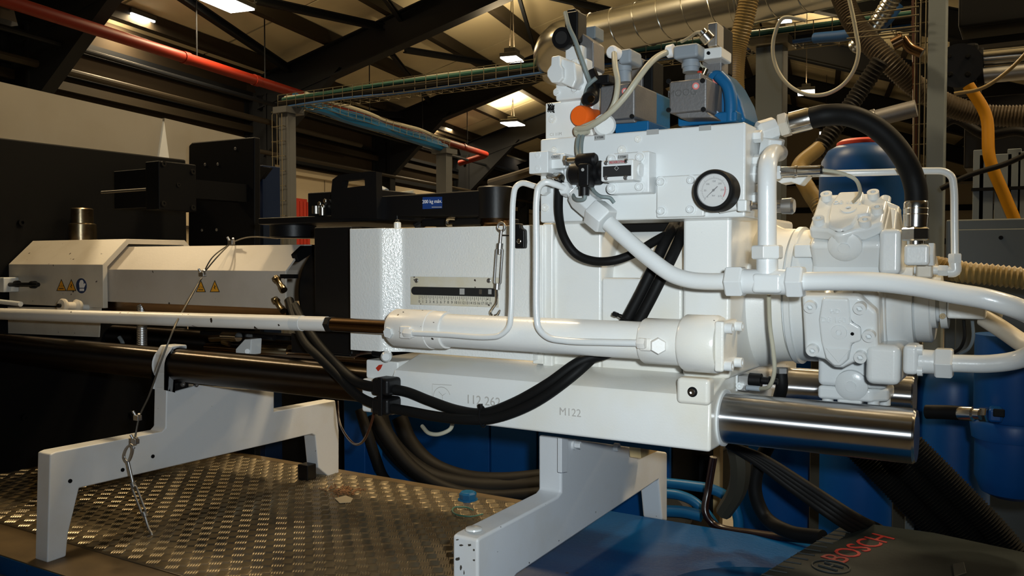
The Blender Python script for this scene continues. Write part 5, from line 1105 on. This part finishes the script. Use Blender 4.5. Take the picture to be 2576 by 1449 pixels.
hose('bent_pipe', [(888, 895, 1.60), (905, 888, 1.58), (930, 884, 1.56), (960, 888, 1.52)], .006, 'copper', 'copper brown bent pipe entering the cylinder bracket', cat='pipe')
# big dark hoses behind the bed
for i, (q, r, lab) in enumerate((
    ([(905, 1030, 2.3), (925, 1090, 2.3), (945, 1150, 2.32), (965, 1200, 2.35), (1000, 1235, 2.4)], .018, 'leftmost thick dark hose dropping behind the tread plate'),
    ([(950, 1040, 2.4), (965, 1090, 2.4), (1010, 1150, 2.4), (1080, 1200, 2.42), (1180, 1225, 2.45), (1300, 1228, 2.5), (1420, 1220, 2.5)], .036, 'fat dark hose curving along the blue reservoir, lowest of three'),
    ([(1005, 1050, 2.5), (1030, 1110, 2.5), (1080, 1165, 2.5), (1160, 1200, 2.5), (1260, 1210, 2.5), (1400, 1198, 2.55)], .030, 'fat dark hose curving along the blue reservoir, middle of three'),
    ([(940, 1045, 2.35), (980, 1110, 2.35), (1040, 1180, 2.36), (1120, 1228, 2.38), (1230, 1250, 2.4), (1400, 1240, 2.45)], .024, 'dark hose hugging the back edge of the tread plate'))):
    hose('thick_hose', q, r, 'rubberd', lab)
# lower right: hoses, conduits and tubes
hose('thick_hose', [(1935, 1115, 2.1), (1905, 1180, 2.1), (1900, 1240, 2.1), (1925, 1300, 2.1), (1985, 1338, 2.05), (2070, 1352, 2.0)], .017, 'rubber', 'black hose bending below the left end of the steel bar')
hose('thick_hose', [(1795, 1150, 2.3), (1782, 1230, 2.3), (1775, 1290, 2.28), (1800, 1322, 2.28), (1900, 1342, 2.25), (2000, 1354, 2.22), (2100, 1364, 2.2)], .0105, 'browncab', 'dark glossy brown hose curving onto the blue bed')
for k in range(4): hose('power_cable', [(1830 + 6 * k, 1118 + k * 2, 2.0), (1900 + 6 * k, 1160 - k * 3, 2.0), (2000 + 7 * k, 1235 - k * 7, 2.0), (2110 + 8 * k, 1312 - k * 8, 2.0), (2190 + 8 * k, 1352 - 8 * k, 2.3)], .0095, 'rubberd', ['lowest', 'second lowest', 'second highest', 'highest'][k] + ' black cable of the slanting bundle under the steel bar', cat='cable')
for k, (dx, lab) in enumerate(((0, 'left'), (72, 'middle'), (140, 'right'))):
    hose('corrugated_conduit', [(2150 + dx, 1120, 2.25), (2215 + dx, 1185, 2.25), (2290 + dx, 1262, 2.25), (2360 + dx, 1335, 2.25), (2420 + dx, 1410, 2.25), (2470 + dx, 1490, 2.25)], .032, 'rubber', lab + ' black corrugated conduit sloping down under the bar end', .007)
t = Thing('olive_strap', 'olive fabric strap hanging under the casting corner', 'strap'); t.part('strap', MB().tube(TP((1852, 1110, 2.05), (1862, 1170, 2.05), (1855, 1230, 2.07), (1820, 1290, 2.1)), .028, 8, 5, rfun=lambda i: 1.0 - i * .018), 'olive'); t.done()
t = Thing('blue_trolley_frame', 'bent blue tube frame of a trolley behind the right support', 'frame'); Yz = 2.5
t.part('upper_tube', MB().tube(TP((1660, 1213, Yz), (1740, 1222, Yz), (1795, 1232, Yz), (1838, 1258, Yz), (1856, 1300, Yz), (1858, 1345, Yz), (1858, 1500, Yz), (1858, 2140, Yz)), .0155, 16), 'bluep')
t.part('inner_tube', MB().tube(TP((1660, 1240, Yz + .05), (1710, 1246, Yz + .05), (1750, 1265, Yz + .05), (1790, 1310, Yz + .05), (1810, 1345, Yz + .05)), .0155, 16), 'bluep')
t.part('lower_tube', MB().tube(TP((1660, 1285, Yz), (1720, 1288, Yz), (1765, 1298, Yz)), .018, 16), 'bluep')
t.part('wheel', MB().lathe(P(1700, 1285, Yz + .1), -EY, [(0, .05), (.01, .062), (.03, .062), (.04, .05)], 32), 'flexb'); t.done()
t = Thing('dark_machine_base', 'dark pipework housing behind the blue bed under the casting', 'machine'); t.part('housing', bx(1685, 1800, 1140, 1290, 2.9, 3.1), 'dark', .01); t.part('side_pipe', MB().cyl(P(1700, 1145, 2.85), P(1700, 1230, 2.85), .02), 'olive'); t.done()
# small tool case
t = Thing('tool_case', 'dark grey plastic tool case with red lettering lying on the bed corner', 'case')
zt_ = ZB + .10
cp = [PZ(a, b, zt_) for a, b in ((1880, 1462), (2135, 1308), (2350, 1338), (2640, 1400), (2640, 1500), (2300, 1640), (1900, 1560))]
ci = t.part('lid', MB().ext(cp, EZ * -.045), 'case', .008, seg=3); cc_ = sum(cp, V((0, 0, 0))) / len(cp)
t.part('lower_shell', MB().ext([p.lerp(cc_, .015) - EZ * .048 for p in cp], EZ * -.05), 'case', .008)
xd = (PZ(2215, 1356, zt_) - PZ(2120, 1400, zt_)).normalized()
t.text('case_lettering', 'BOSCH', PZ(2164, 1378, zt_ + .0008), .074, 'casered', xd, EZ.cross(xd), .0006)
em = PZ(2090, 1425, zt_ + .0015)
t.part('emblem_ring', MB().tube([em + V((.036 * math.cos(a), .036 * math.sin(a), 0)) for a in [i * .2618 for i in range(24)]], .0018, 6, 0, True), 'caseline')
t.part('emblem_bars', MB().tube([em + xd * .012 + EZ.cross(xd) * k for k in (-.02, .02)], .003, 6, 0).tube([em - xd * .012 + EZ.cross(xd) * k for k in (-.02, .02)], .003, 6, 0).tube([em - xd * .012, em + xd * .012], .002, 6, 0), 'caseline')
for i in range(14):
    a = PZ(1895 + i * 4, 1456 - i * 3, zt_); f = i / 14
    q0 = cp[0].lerp(cp[1], f * .9 + .03); q1 = q0 + (cp[2] - cp[1]) * .22
    t.part('relief_rib', MB().tube([q0 + EZ * .0005 + (cp[2] - cp[1]) * .03, q1 + EZ * .0005], .002, 5, 0), 'caseline')
t.part('latch', MB().ext([PZ(a, b, zt_ + .004) for a, b in ((2395, 1418), (2425, 1412), (2432, 1440), (2400, 1450))], EZ * -.01), 'caseline', .002); t.done()
t = Thing('corner_sensor', 'black and chrome proximity sensor beside the casting corner', 'sensor')
t.part('bracket', bx(1858, 1886, 945, 985, 1.60, 1.63), 'zinc', .002); t.part('body', MB().lathe(P(1886, 955, 1.60), EX, [(0, .013), (.022, .013), (.023, .007), (.034, .007), (.035, .009), (.038, .009), (.039, .006), (.052, .006)], 20), 'black')
t.part('tip', MB().cyl(P(1922, 957, 1.60), P(1955, 960, 1.60), .005), 'chrome'); t.part('plug', MB().cyl(P(1878, 975, 1.58), P(1912, 978, 1.58), .005), 'plug')
t.part('cable', MB().tube(TP((1912, 978, 1.58), (1935, 972, 1.55), (1948, 935, 1.53), (1945, 880, 1.52), (1937, 820, 1.52), (1934, 740, 1.5)), .0038, 10), 'beige'); t.bolt('socket', P(1863, 970, 1.60), -EY, .007, .008, 'white2'); t.done()
t = Thing('drain_fitting', 'dark drain fitting under the bearing housing', 'pipe fitting'); t.part('nut', MB().hexn(P(1965, 925, 1.70), P(1965, 940, 1.70), .014), 'zinc'); t.part('hose', MB().tube(TP((1965, 938, 1.70), (1967, 970, 1.70), (1960, 1000, 1.72)), .012, 12, 4), 'rubber'); t.done()
# ---------------------------------------------------------------- valve tower on the manifold
Y5 = 1.46
t = Thing('valve_stack_block', 'white upper block at the left end of the manifold', 'manifold')
t.part('block', bx(1371, 1490, 253, 352, Y5, Y5 + .10), 'white', .003); t.bolt('plug', P(1390, 300, Y5), -EY, .0075, .012, 'white', 'plug')
t.text('stamped_text', 'C1 11M', P(1398, 338, Y5 - .0004), .008, 'engr'); t.part('scuff', MB().tube([P(1386 + 9 * math.cos(i * 1.9), 272 + 12 * math.sin(i * 2.7), Y5 - .001) for i in range(26)], .0007, 5, 3), 'rubberd', label='scribbled dark scuff')
t.part('round_plug', MB().lathe(P(1520, 318, Y5 - .005), V((.55, -1, .05)), [(-.02, .022), (.012, .021), (.016, .017)], 28), 'white2'); t.done()
t = Thing('white_valve', 'white cast valve with an octagonal end cap at the tower left', 'valve'); Y6 = 1.43
t.part('body', bx(1396, 1474, 150, 250, Y6 + .01, Y6 + .08), 'white2', .004)
t.part('upper_body', bx(1420, 1462, 115, 160, Y6 + .015, Y6 + .07), 'white2', .003)
oc = [(1386, 142), (1408, 138), (1409, 162), (1416, 172), (1416, 196), (1405, 208), (1386, 208), (1375, 192), (1375, 178), (1385, 163)]
t.part('cap_horn', MB().ext([P(a, b, Y6 - .03) for a, b in oc], EY * .045), 'white2', .003)
t.part('cone', MB().ext([P(a, b, Y6 - .022) for a, b in ((1402, 142), (1446, 156), (1450, 200), (1440, 222), (1404, 206))], EY * .035), 'white2', .004)
for px, py in ((1447, 158), (1447, 226), (1401, 232)): t.bolt('hexbolt', P(px, py, Y6 + .01), -EY, .0075, .007, 'white2')
t.part('side_plate', poly(((1456, 82), (1466, 84), (1493, 105), (1494, 170), (1480, 185), (1462, 160), (1458, 120)), Y6 + .035, .05), 'cast', .003, label='pale grey side plate')
t.done()
t = Thing('tower_solenoid', 'black solenoid with round open end on top of the white valve', 'solenoid'); Y7 = 1.44
a7 = P(1412, 95, Y7 - .01); b7 = P(1450, 112, Y7 + .06)
t.part('coil', MB().lathe(a7, b7 - a7, [(0, .0195), (.004, .021), (.012, .0212), (.05, .0212), (.075, .02)], 32), 'black'); t.part('end_disc', MB().lathe(a7 - (b7 - a7).normalized() * .001, b7 - a7, [(0, .012), (.002, .012)], 20), 'slot')
t.part('steel_band', MB().lathe(a7 + (b7 - a7).normalized() * .013, b7 - a7, [(0, .0216), (.004, .0216)], 32), 'zinc')
t.part('connector', bx(1418, 1452, 28, 105, Y7 + .005, Y7 + .045), 'black', .004); t.part('gland', bx(1424, 1446, 22, 32, Y7 + .01, Y7 + .035), 'black', .003); t.done()
one('grey_plug', bx(1466, 1496, 66, 98, 1.50, 1.54), 'greypost', 'small grey square plug right of the tower solenoid', 'plug', bevel=.003)
t = Thing('lower_solenoid', 'black solenoid with brass tip beside the orange cap', 'solenoid')
t.part('coil', MB().lathe(P(1490, 252, 1.42), P(1495, 205, 1.46) - P(1490, 252, 1.42), [(0, .010), (.004, .0125), (.03, .0125), (.05, .011)], 24), 'black')
t.part('front_ring', MB().lathe(P(1487, 250, 1.42), -EY, [(0, .0125), (.012, .0125), (.014, .010)], 24), 'black'); t.part('brass_tip', MB().lathe(P(1488, 250, 1.405), -EY, [(0, .007), (.003, .0065), (.003, .003)], 20), 'oldbrass')
t.part('connector', bx(1490, 1530, 188, 210, 1.44, 1.48), 'black', .003); t.part('top_gland', MB().cyl(P(1498, 202, 1.45), P(1488, 178, 1.45), .009), 'black'); t.done()
t = Thing('orange_cap', 'bright orange round cap on the valve tower', 'cap')
t.part('cap', MB().lathe(P(1475, 294, Y5 - .005), V((-.12, -1, -.05)), [(-.03, .017), (-.002, .0175), (.002, .0195), (.022, .0195), (.026, .0175)], 40), 'orange'); t.part('centre_mark', MB().lathe(P(1472, 293, Y5 - .0305), V((-.12, -1, -.05)), [(0, .004), (.001, .0035)], 16), 'orange'); t.done()
# proportional valves
def prop_valve(px0, px1, py0, py1, Y, label, tw, big):
    t = Thing('proportional_valve', label, 'valve')
    t.part('electronics_box', bx(px0, px1, py0, py1, Y, Y + .11), 'cast', .004)
    w = px1 - px0; h = py1 - py0
    for fx, fy in ((.03, .06), (.93, .04), (.03, .94), (.95, .92)): t.bolt('socket', P(px0 + w * fx, py0 + h * fy, Y), -EY, .0042, .003, 'black', 'screw')
    t.part('red_plug', MB().cyl(P(px0 + w * .74, py0 + h * .2, Y), P(px0 + w * .74, py0 + h * .2, Y - .003), .006), 'red'); t.part('red_plug_centre', MB().cyl(P(px0 + w * .74, py0 + h * .2, Y - .003), P(px0 + w * .74, py0 + h * .2, Y - .005), .0035), 'tag')
    return t
t = prop_valve(1507, 1595, 212, 300, 1.455, 'left grey valve box with upright plug on a dark blue body', 20, False)
t.part('base_slope', MB().ext([P(a, b, 1.47) for a, b in ((1515, 300), (1595, 298), (1600, 308), (1540, 312))], EY * .09), 'cast', .003)
t.part('valve_body', bx(1545, 1630, 306, 332, 1.475, 1.62), 'bluep', .003)
t.part('rear_body', bx(1598, 1640, 228, 318, 1.60, 1.70), 'bluep', .006); t.part('rear_plate', bx(1584, 1614, 148, 240, 1.62, 1.66), 'cast', .003); t.part('rear_stripe', bx(1616, 1640, 150, 240, 1.62, 1.68), 'dark', .004); t.done()
t = Thing('cable_plug', 'grey elbow plug on the left valve box', 'plug')
t.part('stem', MB().cyl(P(1572, 208, 1.50), P(1569, 155, 1.50), .0125), 'plug'); t.part('elbow', bx(1552, 1585, 122, 160, 1.475, 1.53), 'plug', .006)
t.part('collar', MB().lathe(P(1570, 180, 1.5), P(1570, 162, 1.5) - P(1570, 180, 1.5), [(0, .0145), (.012, .0145)], 24), 'plug'); t.part('gland_nut', MB().lathe(P(1545, 133, 1.465), V((-.2, -1, .1)), [(-.01, .011), (.008, .012), (.012, .009)], 20), 'signw'); t.done()
t = prop_valve(1680, 1775, 200, 282, 1.445, 'right grey valve box with sideways plug on a light blue body', 20, True)
t.part('top_step', bx(1718, 1760, 184, 204, 1.455, 1.54), 'cast', .003); t.part('base_slope', MB().ext([P(a, b, 1.455) for a, b in ((1684, 280), (1772, 276), (1796, 296), (1712, 298))], EY * .08), 'cast', .003)
t.text('cast_lettering', 'MOOG', P(1716, 234, 1.4446), .017, 'zinc')
t.part('valve_body', bx(1702, 1850, 284, 312, 1.50, 1.62), 'bluep', .004)
t.part('main_housing', MB().ext([P(a, b, 1.53) for a, b in ((1778, 182), (1800, 172), (1815, 178), (1838, 205), (1862, 250), (1876, 306), (1786, 308), (1778, 290))], EY * .10), 'bluep', .008, seg=3)
t.part('side_tube', MB().tube(TP((1808, 190, 1.51), (1830, 215, 1.51), (1838, 250, 1.51), (1838, 306, 1.51)), .011, 14), 'bluep'); t.part('screw_seat', MB().cyl(P(1797, 292, 1.50), P(1797, 292, 1.53), .010), 'bluep')
t.part('red_washer', MB().cyl(P(1796, 212, 1.522), P(1796, 212, 1.53), .009), 'red'); t.done()
t = Thing('cable_plug', 'grey sideways plug on the right valve box', 'plug')
t.part('stem', MB().cyl(P(1738, 182, 1.49), P(1738, 140, 1.49), .0145), 'plug'); t.part('arm', bx(1688, 1752, 110, 146, 1.465, 1.51), 'plug', .006); t.part('gland_nut', MB().lathe(P(1690, 128, 1.487), V((-1, 0, -.1)), [(-.004, .012), (.008, .0115), (.010, .009)], 20), 'signw')
t.part('collar', MB().cyl(P(1738, 170, 1.49), P(1738, 160, 1.49), .0165), 'plug'); t.done()
t = Thing('pilot_valve', 'light grey bracket with a chrome sensor above the right valve', 'valve')
t.part('bracket', bx(1757, 1811, 120, 148, 1.50, 1.56), 'white2', .003); t.part('block', bx(1775, 1800, 57, 118, 1.52, 1.56), 'zinc', .003); t.part('rear_body', bx(1790, 1816, 65, 182, 1.58, 1.64), 'dark', .004)
t.part('sensor', MB().lathe(P(1764, 78, 1.50), P(1790, 108, 1.51) - P(1764, 78, 1.50), [(0, .008), (.006, .0085), (.008, .012), (.022, .0125), (.024, .010)], 20), 'chrome'); t.part('front_plate', bx(1762, 1812, 148, 185, 1.54, 1.58), 'cast', .003)
t.bolt('socket', P(1783, 134, 1.50), -EY, .003, .003, 'dark', 'screw'); t.part('lead', MB().tube(TP((1765, 80, 1.50), (1752, 82, 1.52), (1738, 92, 1.56), (1715, 105, 1.6)), .003, 8), 'beige'); t.done()
t = Thing('valve_lead', 'small brass fitting with wires beside the right valve plug', 'fitting'); t.part('ferrule', MB().cyl(P(1768, 190, 1.50), P(1776, 172, 1.50), .005), 'oldbrass'); t.part('wire', MB().tube(TP((1776, 172, 1.5), (1764, 165, 1.5), (1760, 158, 1.5)), .002, 6), 'beige'); t.part('red_cap', MB().cyl(P(1756, 184, 1.47), P(1764, 184, 1.47), .004), 'red'); t.done()
# cables on the tower
hose('grey_cable', [(1422, 32, 1.43), (1432, 70, 1.41), (1446, 100, 1.405), (1462, 145, 1.41), (1478, 190, 1.42), (1484, 205, 1.43)], .0042, 'greycab', 'grey cable falling from the tower solenoid top', cat='cable', n=10)
hose('grey_cable', [(1500, 196, 1.43), (1482, 212, 1.43), (1470, 245, 1.445), (1462, 275, 1.452), (1460, 290, 1.455)], .0040, 'greycab', 'grey cable curving from the lower solenoid connector to the orange cap', cat='cable', n=10)
hose('beige_cable', [(1545, 134, 1.455), (1548, 170, 1.43), (1554, 210, 1.415), (1545, 260, 1.41), (1525, 292, 1.41), (1490, 310, 1.42), (1462, 322, 1.42), (1448, 330, 1.425)], .0052, 'beige', 'beige cable hanging from the left elbow plug', cat='cable', n=12)
hose('beige_cable', [(1682, 130, 1.485), (1655, 142, 1.45), (1630, 165, 1.42), (1600, 205, 1.40), (1575, 240, 1.395), (1540, 278, 1.395), (1505, 305, 1.40), (1475, 322, 1.41), (1450, 326, 1.42), (1452, 336, 1.42), (1480, 330, 1.415)], .0056, 'beige', 'long beige cable sweeping from the right plug across the left valve box', cat='cable', n=12)
hose('grey_cable', [(1463, 330, 1.425), (1454, 350, 1.41), (1452, 375, 1.40), (1456, 398, 1.385)], .0038, 'greycab', 'left of the two grey cables entering the black coil', cat='cable', n=10)
hose('grey_cable', [(1470, 330, 1.425), (1464, 352, 1.41), (1462, 375, 1.40), (1463, 398, 1.385)], .0038, 'greycab', 'right of the two grey cables entering the black coil', cat='cable', n=10)
hose('grey_cable', [(1472, 490, 1.366), (1470, 500, 1.366), (1455, 503, 1.37), (1444, 497, 1.385), (1446, 485, 1.40), (1458, 475, 1.40)], .0038, 'greycab', 'grey cable curling in a loop below the black coil', cat='cable', n=10)
hose('grey_cable', [(1488, 466, 1.38), (1495, 482, 1.40), (1512, 494, 1.42), (1535, 498, 1.43), (1545, 510, 1.435)], .0034, 'greycab', 'thin grey cable running right under the white valve', cat='cable', n=10)
